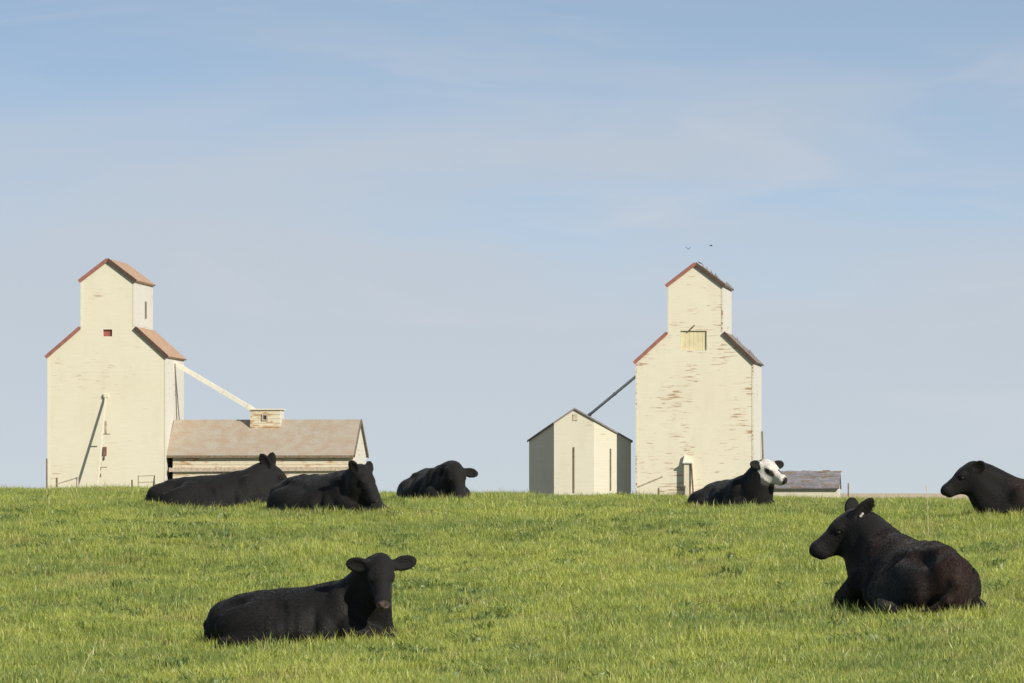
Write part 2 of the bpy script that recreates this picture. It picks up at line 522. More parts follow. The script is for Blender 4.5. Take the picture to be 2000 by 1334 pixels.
# door porch: narrow boxed doorway with a hood and a prop
pv0, pv1 = X(1337), X(1351)
porch = MB().box(((pv0 + pv1) / 2, -0.26, Z(905) / 2 - 0.15), (pv1 - pv0, 0.52, Z(905) + 0.3)).build('porch', MT['annex'], ER)
MB().box(((pv0 + pv1) / 2, -0.30, Z(905) + 0.05), (pv1 - pv0 + 0.16, 0.72, 0.10)).build('porch_roof', MT['white'], porch)
MB().prism([(pv0 - 0.12, Z(904)), (pv0 + 0.28, Z(904)), (pv0 + 0.02, Z(889))], -0.30, -0.003).build('hood_gusset', MT['white'], porch)
MB().beam((X(1351.5), -0.62, Z(905)), (X(1359), -0.85, 0.3), 0.09, 0.09).build('prop', MT['wood'], ER)
MB().beam((X(1351), -0.95, Z(940)), (X(1346), -1.05, 0.2), 0.10, 0.07).build('prop', MT['wood'], ER)
MB().beam((X(1247), -0.06, Z(950)), (X(1295), -0.06, Z(930)), 0.06, 0.08).build('brace_board', MT['greywood'], ER)
MB().tube((H['hw'] + 0.12, 8.6, Z(840)), (H['hw'] + 0.30, 8.9, 0.2), 0.07).build('drain_pipe', MT['wood'], ER)
rod = MB().tube((H['cm'] + 0.25, 1.2, H['zr'] - 0.1), (H['cm'] + 0.25, 1.2, H['zr'] + 0.55), 0.025).build('lightning_rod', MT['steel'], ER)
# loose shingles curling off the sunny slopes
rs = random.Random(5)
for (a, b, n_) in (((H['c1'], H['zc']), (H['cm'], H['zr']), 16), ((H['hw'], H['ze']), (H['c1'], H['zk']), 14)):
    for i in range(n_):
        t_ = rs.uniform(0.0, 0.95)
        x_ = a[0] + (b[0] - a[0]) * t_; z_ = a[1] + (b[1] - a[1]) * t_
        rot = Matrix.Rotation(math.atan2(a[1] - b[1], a[0] - b[0]) * -1 + rs.uniform(0.1, 0.6), 3, 'Y') @ Matrix.Rotation(rs.uniform(-0.4, 0.4), 3, 'Z')
        MB().box((x_ + 0.12, rs.uniform(0.0, 9.2), z_ + 0.19), (rs.uniform(0.2, 0.34), rs.uniform(0.2, 0.4), 0.03), rot).build('loose_shingle', MT['roof_grey'], ER)


# ------------------------------------------------------------------ long annex beside the left elevator
D_A = 419.2
sA = K * D_A
yawA = R(-6.5)
ax0 = (336 - 1000) * sA; ax1 = (690 - 1000) * sA
AN = empty('storage_annex', ((ax0 + ax1) / 2, D_A, PLAIN), yawA)
tag(AN, 'long low grain annex with a tan shingle roof and a little roof box', 'annex')
hwA = (ax1 - ax0) / 2 / math.cos(yawA); dA = 7.0
zzA = lambda row: (HORIZON - row) * sA - PLAIN
zeA = zzA(890); zrA = zzA(825) + 0.1
for x in (hwA - 0.1,):
    core = MB()
    pts = [(0.06, -0.3), (dA, -0.3), (dA, zeA), (dA / 2, zrA), (0.06, zeA)]
    n = len(pts)
    vs = [(x, y, z) for y, z in pts] + [(x + 0.1, y, z) for y, z in pts]
    core.add(vs, [tuple(range(n - 1, -1, -1)), tuple(range(n, 2 * n))] + [(i, (i + 1) % n, n + (i + 1) % n, n + i) for i in range(n)])
    core.build('gable_wall', MT['side'], AN)
MB().box((0, 0.11, zeA / 2), (2 * hwA - 0.22, 0.08, zeA)).build('inner_wall', MT['darkwood'], AN)
MB().box((0, dA - 0.08, zeA / 2), (2 * hwA - 0.22, 0.08, zeA)).build('rear_wall', MT['annex'], AN)
ph = 0.335
for i in range(int(zeA / ph) + 1):
    z0 = zeA - (i + 1) * ph
    if z0 < -0.4:
        break
    # each course is made of a few planks butted end to end
    x = -hwA + 0.005
    while x < hwA - 0.01:
        L_ = min(rs.uniform(2.6, 4.8), hwA - 0.005 - x)
        if hwA - 0.005 - (x + L_) < 1.0:
            L_ = hwA - 0.005 - x
        off = rs.uniform(-0.012, 0.012)
        MB().box((x + L_ / 2, 0.03 + off, z0 + ph / 2), (L_ - 0.012, 0.05, ph - 0.018), Matrix.Rotation(rs.uniform(-0.0018, 0.0018), 3, 'Y')).build('plank', MT['annex'], AN)
        x += L_
MB().beam((-hwA - 0.25, -0.10, zzA(917.5)), (hwA - 0.1, -0.10, zzA(915.5)), 0.2, 0.30).build('ledger_beam', MT['greywood'], AN)
for sgn in (0, 1):
    lo = Vector((0, -0.22, zeA - 0.10)) if sgn == 0 else Vector((0, dA + 0.22, zeA - 0.10))
    hi = Vector((0, dA / 2, zrA + 0.03))
    d = (hi - lo).normalized(); nrm = Vector((0, -d.z, d.y)) if sgn == 0 else Vector((0, d.z, -d.y))
    if nrm.z < 0:
        nrm = -nrm
    m = MB(); vs = []
    for x in (-hwA - 0.48, hwA + 0.12):
        for p in (lo, hi):
            for k_ in (0.0, 0.15):
                q = p + nrm * k_
                vs.append((x, q.y, q.z))
    m.add(vs, [(0, 2, 3, 1), (4, 5, 7, 6), (0, 1, 5, 4), (2, 6, 7, 3), (0, 4, 6, 2), (1, 3, 7, 5)])
    rf = m.build('roof', MT['roof_annex'], AN)
    b_ = MB()
    e_ = nrm * 0.06
    b_.beam(Vector((hwA + 0.14, lo.y, lo.z)) + e_, Vector((hwA + 0.14, hi.y, hi.z)) + e_, 0.05, 0.24, up=nrm)
    b_.build('rake_board', MT['wood'], rf)
MB().beam((-hwA - 0.46, -0.26, zeA - 0.07), (hwA + 0.10, -0.26, zeA - 0.07), 0.05, 0.17).build('eave_board', MT['wood'], AN)
# little box on the ridge that takes the spout
bx0 = ((478 - 513) * sA) ; bx1 = ((537 - 513) * sA)
by0, by1 = dA / 2 - 1.0, dA / 2 + 1.0
zt = zzA(803) + 0.12; zb = zrA - 1.1
box_ = MB().box(((bx0 + bx1) / 2, (by0 + by1) / 2, (zt + zb) / 2), (bx1 - bx0 - 0.1, by1 - by0 - 0.1, zt - zb)).build('roof_box', MT['side'], AN)
nb_ = 6
hb = (zt - zb) / nb_
for i in range(nb_):
    MB().box(((bx0 + bx1) / 2, by0 + 0.02, zb + hb * (i + 0.5)), (bx1 - bx0 + rs.uniform(-0.02, 0.03), 0.05, hb - 0.02)).build('plank', MT['annex'], box_)
    MB().box((bx1 - 0.02, (by0 + by1) / 2 + 0.04, zb + hb * (i + 0.5)), (0.05, by1 - by0 - 0.04, hb - 0.015)).build('plank', MT['side'], box_)
MB().box(((bx0 + bx1) / 2, (by0 + by1) / 2, zt + 0.05), (bx1 - bx0 + 0.24, by1 - by0 + 0.24, 0.09)).build('box_lid', MT['trim'], box_)
wx, wz = (507.0 - 513) * sA, zzA(817) + 0.1
wn_ = MB().box((wx, by0 - 0.014, wz), (0.24, 0.02, 0.32)).build('window', MT['glass'], box_)
for dx_, dz_, sx_, sz_ in ((0, 0.20, 0.44, 0.09), (0.17, 0, 0.09, 0.32), (-0.17, 0, 0.09, 0.32), (0, -0.20, 0.44, 0.08)):
    MB().box((wx + dx_, by0 - 0.045, wz + dz_), (sx_, 0.08, sz_)).build('frame_board', MT['greywood'], wn_)

# enclosed spout from elevator to annex box
def world_pt(root, p):
    return Matrix.Rotation(root.rotation_euler.z, 4, 'Z') @ Vector(p) + Vector(root.location)

p0 = world_pt(EL, (G['hw'] - 0.05, 4.6, G['zz'](706) + 0.0))
p1 = world_pt(AN, (bx0 + 0.15, dA / 2, zt - 0.02))
so = empty('grain_spout', p0)
tag(so, 'cream boxed spout slanting from the elevator eave down to the annex roof box', 'spout')
MB().beam((0, 0, 0), p1 - p0, 0.30, 0.32).build('casing', MT['white'], so)
for t_ in (0.3, 0.62, 0.92):
    q = (p1 - p0) * t_; dq = (p1 - p0).normalized()
    MB().beam(q - dq * 0.04, q + dq * 0.04, 0.36, 0.38).build('band', MT['trim'], so)

# ------------------------------------------------------------------ folded-front bin shed beside the right elevator
D_B = 421.3
sB = K * D_B
SH = empty('grain_bin_shed', ((1122 - 1000) * sB, D_B, PLAIN))
tag(SH, 'cream gabled grain shed with a folded front, left of the peeling elevator', 'shed')
zzB = lambda row: (HORIZON - row) * sB - PLAIN
xb = lambda px: (px - 1122) * sB
fold = [(xb(1034), 3.3), (xb(1082), 0.0), (xb(1160), 0.0), (xb(1233), 1.05)]
def roof_z(x):
    if x < 0:
        return zzB(800) + (zzB(861) - zzB(800)) * (x / xb(1032))
    return zzB(800) + (zzB(863) - zzB(800)) * (x / xb(1235))
back_y = 9.0
outline = [fold[0], fold[1], (0.0, 0.0), fold[2], fold[3]]
for i in range(len(outline) - 1):
    (xa, ya), (xc, yc) = outline[i], outline[i + 1]
    d = Vector((xc - xa, yc - ya, 0)).normalized(); inn = Vector((-d.y, d.x, 0)) * 0.12
    vs = [(xa, ya, -0.3), (xc, yc, -0.3), (xc, yc, roof_z(xc)), (xa, ya, roof_z(xa))]
    vs += [(v[0] + inn.x, v[1] + inn.y, v[2]) for v in vs]
    m = MB().add(vs, [(0, 1, 2, 3), (7, 6, 5, 4), (0, 4, 5, 1), (1, 5, 6, 2), (2, 6, 7, 3), (3, 7, 4, 0)])
    m.build('wall_panel', MT['bin'], SH)
for (xa, ya) in (fold[0], fold[3]):
    vs = [(xa, ya + 0.003, -0.3), (xa, back_y, -0.3), (xa, back_y, roof_z(xa)), (xa, ya + 0.003, roof_z(xa))]
    o_ = 0.1 if xa < 0 else -0.1
    vs += [(v[0] + o_, v[1], v[2]) for v in vs]
    MB().add(vs, [(0, 1, 2, 3), (7, 6, 5, 4), (0, 4, 5, 1), (1, 5, 6, 2), (2, 6, 7, 3), (3, 7, 4, 0)]).build('side_wall', MT['bin'], SH)
MB().add([(fold[0][0], back_y, -0.3), (fold[3][0], back_y, -0.3), (fold[3][0], back_y, roof_z(fold[3][0])), (0, back_y, roof_z(0)), (fold[0][0], back_y, roof_z(fold[0][0]))],
         [(4, 3, 2, 1, 0)]).build('rear_wall', MT['bin'], SH)
# roof follows the fold of the front with a small overhang
for side_ in (0, 1):
    pts = [(xb(1030), 3.35), (fold[1][0] - 0.05, -0.14), (0.0, -0.14)] if side_ == 0 else [(0.0, -0.14), (fold[2][0] + 0.02, -0.14), (xb(1236.5), 1.0)]
    top = [(x, y, roof_z(x) + 0.14) for x, y in pts] + [(x, back_y + 0.2, roof_z(x) + 0.14) for x in (pts[2][0], pts[0][0])]
    bot = [(x, y, z - 0.13) for x, y, z in top]
    n = 5
    MB().add(top + bot, [tuple(range(n)), tuple(range(2 * n - 1, n - 1, -1))] + [(i, n + i, n + (i + 1) % n, (i + 1) % n) for i in range(n)]).build('roof', MT['roof_grey'], SH)
MB().box((xb(1123.5), -0.03, zzB(815)), (0.34, 0.05, 0.48)).build('vent', MT['greywood'], SH)
for px, y0, row0, row1 in ((1121, 0.0, 873, 962), (1193, 0.49, 876, 958), (1057, 1.72, 874, 952)):
    MB().box((xb(px), y0 - 0.05, (zzB(row0) + zzB(row1)) / 2), (0.09, 0.07, zzB(row0) - zzB(row1))).build('door_batten', MT['wood'] if px != 1057 else MT['white'], SH)

p0 = world_pt(ER, (-H['hw'] + 0.02, 5.0, H['zz'](723)))
p1 = Vector(((1149 - 1000) * K * 428, 428.3, (HORIZON - 812) * K * 428))
so = empty('grain_spout', p0)
tag(so, 'grey metal spout slanting from the peeling elevator to the gabled shed roof', 'spout')
MB().tube((0, 0, 0), p1 - p0, 0.11, 0.11, 12).build('pipe', MT['steel'], so)
for t_ in (0.02, 0.5, 0.97):
    q = (p1 - p0) * t_; dq = (p1 - p0).normalized()
    MB().tube(q - dq * 0.06, q + dq * 0.06, 0.14, 0.14, 12).build('pipe_collar', MT['steel'], so)

# ------------------------------------------------------------------ low shed to the right
D_S = 446.0
sS = K * D_S
LS = empty('low_shed', ((1560 - 1000) * sS, D_S, PLAIN), R(-5))
tag(LS, 'low cream shed with a weathered grey shingle roof, right of the peeling elevator', 'shed')
zzS = lambda row: (HORIZON - row) * sS - PLAIN
hx = (1637 - 1560) * sS; dS = 5.0
zeS = zzS(952.5); zrS = zzS(923)
for x in (-hx, hx - 0.1):
    m = MB()
    pts = [(0, -0.3), (dS, -0.3), (dS, zeS), (dS / 2, zrS), (0, zeS)]
    n = 5
    vs = [(x, y, z) for y, z in pts] + [(x + 0.1, y, z) for y, z in pts]
    m.add(vs, [tuple(range(n - 1, -1, -1)), tuple(range(n, 2 * n))] + [(i, (i + 1) % n, n + (i + 1) % n, n + i) for i in range(n)])
    m.build('gable_wall', MT['side'], LS)
MB().box((0, 0.05, zeS / 2 - 0.1), (2 * hx - 0.21, 0.08, zeS + 0.15)).build('wall', MT['bin'], LS)
MB().box((0, dS - 0.05, zeS / 2 - 0.1), (2 * hx - 0.21, 0.08, zeS + 0.15)).build('wall', MT['bin'], LS)
for sgn in (0, 1):
    lo = Vector((0, -0.3 if sgn == 0 else dS + 0.3, zeS - 0.10)); hi = Vector((0, dS / 2, zrS + 0.02))
    d = (hi - lo).normalized(); nrm = Vector((0, -d.z, d.y))
    if nrm.z < 0:
        nrm = -nrm
    m = MB(); vs = []
    for x in (-hx - 0.2, hx + 0.1):
        for p in (lo, hi):
            for k_ in (0.0, 0.12):
                q = p + nrm * k_
                vs.append((x, q.y, q.z))
    m.add(vs, [(0, 2, 3, 1), (4, 5, 7, 6), (0, 1, 5, 4), (2, 6, 7, 3), (0, 4, 6, 2), (1, 3, 7, 5)])
    rf = m.build('roof', MT['roof_slate'], LS)
    if sgn == 0:
        rr = random.Random(3)
        for i in range(60):
            t_ = rr.random(); p = lo.lerp(hi, t_)
            rot = Matrix.Rotation(math.atan2(hi.z - lo.z, hi.y - lo.y) + rr.uniform(-0.1, 0.05), 3, 'X')
            MB().box((rr.uniform(-hx, hx), p.y - 0.02, p.z + 0.135), (rr.uniform(0.3, 0.9), 0.22, 0.025), rot).build('loose_shingle', MT['roof_slate'] if rr.random() < 0.6 else MT['wood'], rf)

# ------------------------------------------------------------------ small things around the elevators
def post(px, top, D, lean, r, label, mat='wood', bottom=None):
    z_g = float(terrain((px - 1000) * K * D, D))
    x = (px - 1000) * K * D
    zt_ = (HORIZON - top) * K * D
    o = MB()
    o.tube((0, 0, -0.2), (lean * (zt_ - z_g), 0, zt_ - z_g), r, r * 0.8, 8)
    o.tube((lean * (zt_ - z_g), 0, zt_ - z_g), (lean * (zt_ - z_g), 0, zt_ - z_g + r * 0.5), r * 0.8, r * 0.35, 8)
    ob = o.build('wooden_post', MT[mat])
    ob.location = (x, D, z_g)
    tag(ob, label, 'post', 'posts around the elevators')
    return ob

post(91.5, 896, 416, 0.0, 0.07, 'tall thin dark post at the left corner of the tan-roofed elevator', 'wood')
post(111, 934, 405, 0.0, 0.09, 'short weathered post before the tan-roofed elevator, left of its spout shadow')
post(151, 932, 404, 0.0, 0.11, 'thick grey post at the foot of the slanting spout shadow', 'greywood')
post(258, 938, 405, 0.0, 0.08, 'short post just left of the tube gate')
post(1285, 954, 408, 0.02, 0.09, 'short dark post in front of the peeling elevator')
post(1657, 944, 470, 0.0, 0.07, 'thin far post right of the low grey-roofed shed', 'wood')
# leaning rail from post
z_g = PLAIN
rail = empty('leaning_rail', at(111, 945.5, 404.45))
tag(rail, 'thin loose rail slanting between the short posts left of the spout shadow', 'rail')
MB().beam((0, 0, 0), at(151.5, 933, 404.0) - at(111, 945.5, 404.45), 0.06, 0.08).build('pole', MT['greywood'], rail)
rail2 = rail
# tube gate
gt = empty('tube_gate', Vector(((286 - 1000) * K * 403, 403, PLAIN)))
tag(gt, 'thin tube gate standing open before the tan-roofed elevator, near its annex', 'gate')
gw = 16 * K * 403
gz = (HORIZON - 930) * K * 403 - PLAIN
for z_ in (gz, gz - 0.45, gz - 0.9):
    MB().tube((-gw, 0, z_), (gw, 0, z_ + 0.04), 0.02, 0.02, 8).build('gate_rail', MT['wood'], gt)
for x_ in (-gw, gw):
    MB().tube((x_, 0.0, -0.1), (x_, 0.0, gz + 0.05), 0.028, 0.028, 8).build('gate_stile', MT['wood'], gt)
MB().tube((gw * 0.35, -0.07, 0.6), (gw * 1.0, -0.07, gz + 0.02), 0.045, 0.045, 8).build('gate_brace', MT['darkwood'], gt)


def bird(px, py, D, wing_up, label, rz=0.0, perched=False, s=1.0):
    e = empty('bird', at(px, py, D), rz)
    tag(e, label, 'bird', 'birds around the peeling elevator')
    b = MB()
    prof = [(-0.17, 0.005), (-0.12, 0.03), (-0.03, 0.055), (0.05, 0.055), (0.11, 0.035), (0.14, 0.036), (0.165, 0.026), (0.19, 0.004)]
    n = 8; vs = []; fs = []
    for x, r in prof:
        for i in range(n):
            a = 2 * math.pi * i / n
            vs.append((x * s, r * math.cos(a) * s, (r * math.sin(a) + (x * 0.5 if perched else 0)) * s))
    for k_ in range(len(prof) - 1):
        for i in range(n):
            fs.append((k_ * n + i, k_ * n + (i + 1) % n, (k_ + 1) * n + (i + 1) % n, (k_ + 1) * n + i))
    b.add(vs, fs).build('body', MT['bird'], e)
    for sg in (-1, 1):
        if perched:
            w = [(0.05, sg * 0.056, 0.05), (-0.08, sg * 0.06, 0.0), (-0.24, sg * 0.02, -0.11), (-0.05, sg * 0.05, -0.05)]
        else:
            w = [(0.06, sg * 0.04, 0.03), (-0.06, sg * 0.04, 0.03), (-0.08, sg * 0.2, 0.03 + wing_up * 0.16), (-0.10, sg * 0.38, 0.03 + wing_up * 0.24), (0.05, sg * 0.2, 0.03 + wing_up * 0.17)]
        w = [(x * s, y * s, z * s) for x, y, z in w]
        t = [(x, y, z - 0.012) for x, y, z in w]
        n_ = len(w)
        MB().add(w + t, [tuple(range(n_)), tuple(range(2 * n_ - 1, n_ - 1, -1))] + [(i, n_ + i, n_ + (i + 1) % n_, (i + 1) % n_) for i in range(n_)]).build('wing', MT['bird'], e)
    tl = [(-0.15, -0.02, 0), (-0.15, 0.02, 0), (-0.29, 0.045, 0), (-0.29, -0.045, 0)]
    tl = [(x * s, y * s, (z + (x * 0.5 if perched else 0)) * s) for x, y, z in tl]
    MB().add(tl + [(x, y, z - 0.01) for x, y, z in tl], [(0, 1, 2, 3), (7, 6, 5, 4), (0, 4, 5, 1), (1, 5, 6, 2), (2, 6, 7, 3), (3, 7, 4, 0)]).build('tail', MT['bird'], e)

bird(1344.5, 486.5, 430, 1.0, 'dark bird in flight, the left and lower of two above the peeling elevator', R(70), s=0.6)
bird(1389, 480, 425, 0.3, 'dark bird in flight, the right and higher of two above the peeling elevator', R(20), s=0.65)
perch = world_pt(ER, (H['cm'] + 0.30, 0.6, H['zr'] + 0.16))
bird(1000 + perch.x / (K * perch.y), HORIZON - perch.z / (K * perch.y), perch.y, 0, 'small dark bird perched on the ridge of the peeling elevator', R(160), True, 0.9)


# ------------------------------------------------------------------ cattle
class Field:
    """signed distance field on a grid, grown from smooth-blended parts, meshed by surface nets"""
    def __init__(self, lo, hi, h):
        self.lo = np.array(lo, np.float32); self.h = h
        self.n = np.ceil((np.array(hi) - np.array(lo)) / h).astype(int) + 1
        self.ax = [self.lo[i] + h * np.arange(self.n[i], dtype=np.float32) for i in range(3)]
        self.f = np.full(tuple(self.n), 1.0, np.float32)

    def win(self, c, r):
        sl = []
        for i in range(3):
            a = int(max(0, math.floor((c[i] - r - self.lo[i]) / self.h)))
            b = int(min(self.n[i], math.ceil((c[i] + r - self.lo[i]) / self.h) + 1))
            if b <= a:
                return None
            sl.append(slice(a, b))
        P = np.stack(np.meshgrid(*[self.ax[i][sl[i]] for i in range(3)], indexing='ij'), -1)
        return tuple(sl), P

    def blend(self, sl, d, k, sub=False):
        a = self.f[sl]
        if sub:
            d = -d
            h = np.maximum(k - np.abs(a - d), 0) / k
            self.f[sl] = np.maximum(a, d) + h * h * k * 0.25
        else:
            h = np.maximum(k - np.abs(a - d), 0) / k
            self.f[sl] = np.minimum(a, d) - h * h * k * 0.25

    def ell(self, c, r, k, rot=None, sub=False):
        c = np.array(c, np.float32); r = np.array(r, np.float32)
        w = self.win(c, float(r.max()) + k + 3 * self.h)
        if w is None:
            return
        sl, P = w
        q = P - c
        if rot is not None:
            q = q @ np.array(rot, np.float32)      # columns = axes
        k0 = np.linalg.norm(q / r, axis=-1)
        k1 = np.linalg.norm(q / (r * r), axis=-1)
        d = np.where(k1 > 1e-6, k0 * (k0 - 1) / np.maximum(k1, 1e-6), -float(r.min()))
        self.blend(sl, d, k, sub)

    def cone(self, a, b, r1, r2, k):
        a = np.array(a, np.float32); b = np.array(b, np.float32)
        c = (a + b) / 2
        w = self.win(c, float(np.linalg.norm(b - a)) / 2 + max(r1, r2) + k + 3 * self.h)
        if w is None:
            return
        sl, P = w
        ba = b - a
        l2 = float(ba @ ba)
        t = np.clip(((P - a) @ ba) / l2, 0, 1)
        d = np.linalg.norm(P - a - t[..., None] * ba, axis=-1) - (r1 + (r2 - r1) * t)
        self.blend(sl, d, k)

    def mesh(self):
        f = self.f; ins = f < 0
        nx, ny, nz = f.shape
        s = np.zeros((nx - 1, ny - 1, nz - 1), np.int8)
        for dx in (0, 1):
            for dy in (0, 1):
                for dz in (0, 1):
                    s += ins[dx:nx - 1 + dx, dy:ny - 1 + dy, dz:nz - 1 + dz]
        act = np.argwhere((s > 0) & (s < 8))
        vid = np.full(s.shape, -1, np.int32)
        vid[act[:, 0], act[:, 1], act[:, 2]] = np.arange(len(act))
        acc = np.zeros((len(act), 3)); cnt = np.zeros(len(act))
        cor = [(x, y, z) for x in (0, 1) for y in (0, 1) for z in (0, 1)]
        for i, ca in enumerate(cor):
            for cb in cor[i + 1:]:
                if sum(abs(p - q) for p, q in zip(ca, cb)) != 1:
                    continue
                ca_, cb_ = np.array(ca), np.array(cb)
                A = act + ca_; B = act + cb_
                fa = f[A[:, 0], A[:, 1], A[:, 2]]; fb = f[B[:, 0], B[:, 1], B[:, 2]]
                m = (fa < 0) != (fb < 0)
                t = np.where(m, fa / np.where(m, fa - fb, 1), 0)
                acc += np.where(m[:, None], A + t[:, None] * (cb_ - ca_), 0); cnt += m
        V = acc / cnt[:, None] * self.h + self.lo
        quads = []
        for axis in range(3):
            u, v = (axis + 1) % 3, (axis + 2) % 3
            sa = [slice(None)] * 3; sb = [slice(None)] * 3
            sa[axis] = slice(0, -1); sb[axis] = slice(1, None)
            E = np.argwhere(ins[tuple(sa)] != ins[tuple(sb)])
            E = E[(E[:, u] > 0) & (E[:, v] > 0) & (E[:, u] < f.shape[u] - 1) & (E[:, v] < f.shape[v] - 1)]
            flip = ins[E[:, 0], E[:, 1], E[:, 2]]
            def cell(du, dv):
                C = E.copy(); C[:, u] += du; C[:, v] += dv
                return vid[C[:, 0], C[:, 1], C[:, 2]]
            q = np.stack([cell(-1, -1), cell(0, -1), cell(0, 0), cell(-1, 0)], 1)
            q[~flip] = q[~flip][:, ::-1]
            quads.append(q)
        Q = np.concatenate(quads)
        return V, Q[(Q >= 0).all(1)]


def coat_material():
    M = Mat('cattle_coat', 0.7, 0.16)
    at_ = M.n.new('ShaderNodeAttribute'); at_.attribute_name = 'coat'
    n1 = M.noise(M.coord(scale=(7, 7, 7)), 1.0, 4)
    n2 = M.noise(M.coord(scale=(60, 60, 60)), 1.0, 3)
    c = M.mix(M.rng(n1, 0.35, 0.7, 0.0, 0.35), at_.outputs['Color'], (0.020, 0.014, 0.011))
    M.color(M.mix(M.rng(n2, 0.3, 0.75, 0.0, 0.45), at_.outputs['Color'], c))
    M.bump(M.math('ADD', n2, M.math('MULTIPLY', n1, 0.6)), 0.6, 0.02)
    M.b.inputs['Sheen Weight'].default_value = 0.09
    M.b.inputs['Sheen Roughness'].default_value = 0.4
    return M.m


COAT = coat_material()
_hm = Mat('cattle_hair', 0.55, 0.14)
_ha = _hm.n.new('ShaderNodeAttribute'); _ha.attribute_name = 'coat'
_hm.color(_ha.outputs['Color'])
HAIR = _hm.m
EYE = plain('cattle_eye', (0.012, 0.010, 0.009), 0.4, 0.1, spec=0.25)
TAGM = plain('ear_tag_plastic', (0.72, 0.70, 0.62), 0.5, 0.05)
HOOF = plain('hoof_horn', (0.03, 0.026, 0.022), 0.6, 0.2)
FOOTPRINTS = []


def unit(v):
    v = np.array(v, float)
    return v / np.linalg.norm(v)


def cow(label, base_px, D, heading, scale, poll_px, poll_py, poll_dy, face, ears, h=0.017, roll=0.0,
        coat=(0.0105, 0.0098, 0.0096), paint=None, tag_ear=None, side=1, tail=0, sink=0.0, neck_up=0.0,
        rump_drop=0.0, fore='fold', headscale=1.0, muzzle_col=(0.02, 0.018, 0.018), group='black cattle lying in the pasture', dewlap=1.0, wide=1.0, hair=24000, throat=1.0):
    """lying cow. heading: world direction of the body (radians from +X); face: world direction poll->muzzle.
    ears: two world (direction, opening) pairs for the animal's left and right ear."""
    x0 = (base_px - 1000) * K * D
    org = Vector((x0, D, float(terrain(x0, D)) - sink))
    ch, sh = math.cos(heading), math.sin(heading)
    toL = lambda w: np.array([(w[0] * ch + w[1] * sh), (-w[0] * sh + w[1] * ch), w[2]], float)
    pw = at(poll_px, poll_py, D + poll_dy) - org
    P = toL(pw) / scale                              # poll in body frame
    fx = unit(toL(face))
    upw = np.array([0, 0, 1.0])
    fz = unit(upw - fx * (upw @ fx))
    fy = np.cross(fz, fx)
    if roll:
        fz, fy = fz * math.cos(roll) + fy * math.sin(roll), fy * math.cos(roll) - fz * math.sin(roll)
    hs = headscale
    # head frame origin sits inside the skull, the poll is behind and above it
    O = P - (fx * (-0.055) + fz * 0.10) * hs
    Hm = np.stack([fx, fy, fz], 1)
    hp = lambda x, y, z: O + Hm @ (np.array([x, y, z]) * hs)
    lo = np.minimum([-1.25, -0.72, -0.10], np.minimum(O, hp(0.55, 0, -0.1)) - 0.33)
    hi = np.maximum([1.15, 0.72, 0.98], np.maximum(O, hp(0.55, 0, -0.1)) + 0.33)
    F = Field(lo, hi, h)
    C = F.cone

    def E(c, r, k, rot=None, sub=False):
        F.ell(c, r, k, rot, sub)

    def T(c, r, k, sub=False):
        F.ell((c[0], c[1] * wide, c[2]), (r[0], r[1] * wide, r[2]), k, None, sub)
    rd = rump_drop
    # trunk
    T((-0.05, 0, 0.32), (0.78, 0.385, 0.31), 0.10)
    T((-0.12, 0.04 * side, 0.22), (0.60, 0.45, 0.24), 0.12)
    T((0.42, 0, 0.36), (0.40, 0.29, 0.35), 0.12)
    T((0.42, 0, 0.555), (0.34, 0.11, 0.15), 0.13)
    T((0.02, 0, 0.53 - rd * 0.3), (0.60, 0.14, 0.115), 0.13)
    T((-0.60, 0, 0.33 - rd * 0.7), (0.40, 0.31, 0.27), 0.11)
    T((-0.55, 0, 0.54 - rd), (0.27, 0.13, 0.085), 0.10)
    sp_ = [(0.50, 0.655), (0.30, 0.635), (0.05, 0.60 - rd * 0.3), (-0.25, 0.605 - rd * 0.7), (-0.48, 0.605 - rd), (-0.72, 0.555 - rd), (-0.95, 0.46 - rd)]
    for (xa, za), (xc, zc_) in zip(sp_[:-1], sp_[1:]):
        C((xa, 0, za), (xc, 0, zc_), 0.045, 0.045, 0.075)                     # spine
    for sg in (-1, 1):
        T((-0.42, sg * 0.22, 0.545 - rd), (0.075, 0.06, 0.055), 0.075)        # hook bones
        T((-0.90, sg * 0.13, 0.42 - rd), (0.065, 0.06, 0.065), 0.07)          # pin bones
        T((0.44, sg * 0.22, 0.38), (0.15, 0.11, 0.29), 0.055)                 # shoulder blade
        T((0.60, sg * 0.25, 0.24), (0.15, 0.11, 0.14), 0.055)                 # point of shoulder
        T((0.30, sg * 0.31, 0.22), (0.13, 0.10, 0.14), 0.05)                  # elbow
        T((-0.27, sg * 0.43, 0.50 - rd), (0.15, 0.12, 0.10), 0.13, sub=True)  # hollow of the flank
        T((0.22, sg * 0.44, 0.44), (0.045, 0.08, 0.22), 0.09, sub=True)       # crease behind the shoulder
        T((-0.68, sg * 0.27, 0.52 - rd), (0.13, 0.10, 0.09), 0.11, sub=True)  # slope between hook and pin
    T((-0.90, 0, 0.31 - rd), (0.14, 0.18, 0.24), 0.11)
    E((0.74, 0, 0.22), (0.20, 0.19, 0.19), 0.14)                              # brisket
    # hind legs: the one on the open side lies out along the flank
    for sg in (-1, 1):
        o = 0.03 if sg == side else -0.03
        T((-0.50, sg * (0.30 + o), 0.25), (0.36, 0.15, 0.23), 0.14)
        T((-0.26, sg * (0.36 + o), 0.17), (0.18, 0.12, 0.15), 0.10)           # stifle
        C((-0.42, sg * (0.42 + o), 0.11), (-0.72, sg * (0.43 + o), 0.07), 0.09, 0.06, 0.08)
        C((-0.74, sg * (0.43 + o), 0.065), (-0.30, sg * (0.51 + o), 0.045), 0.060, 0.043, 0.05)
        C((-0.30, sg * (0.51 + o), 0.045), (-0.12, sg * (0.52 + o), 0.04), 0.048, 0.043, 0.03)
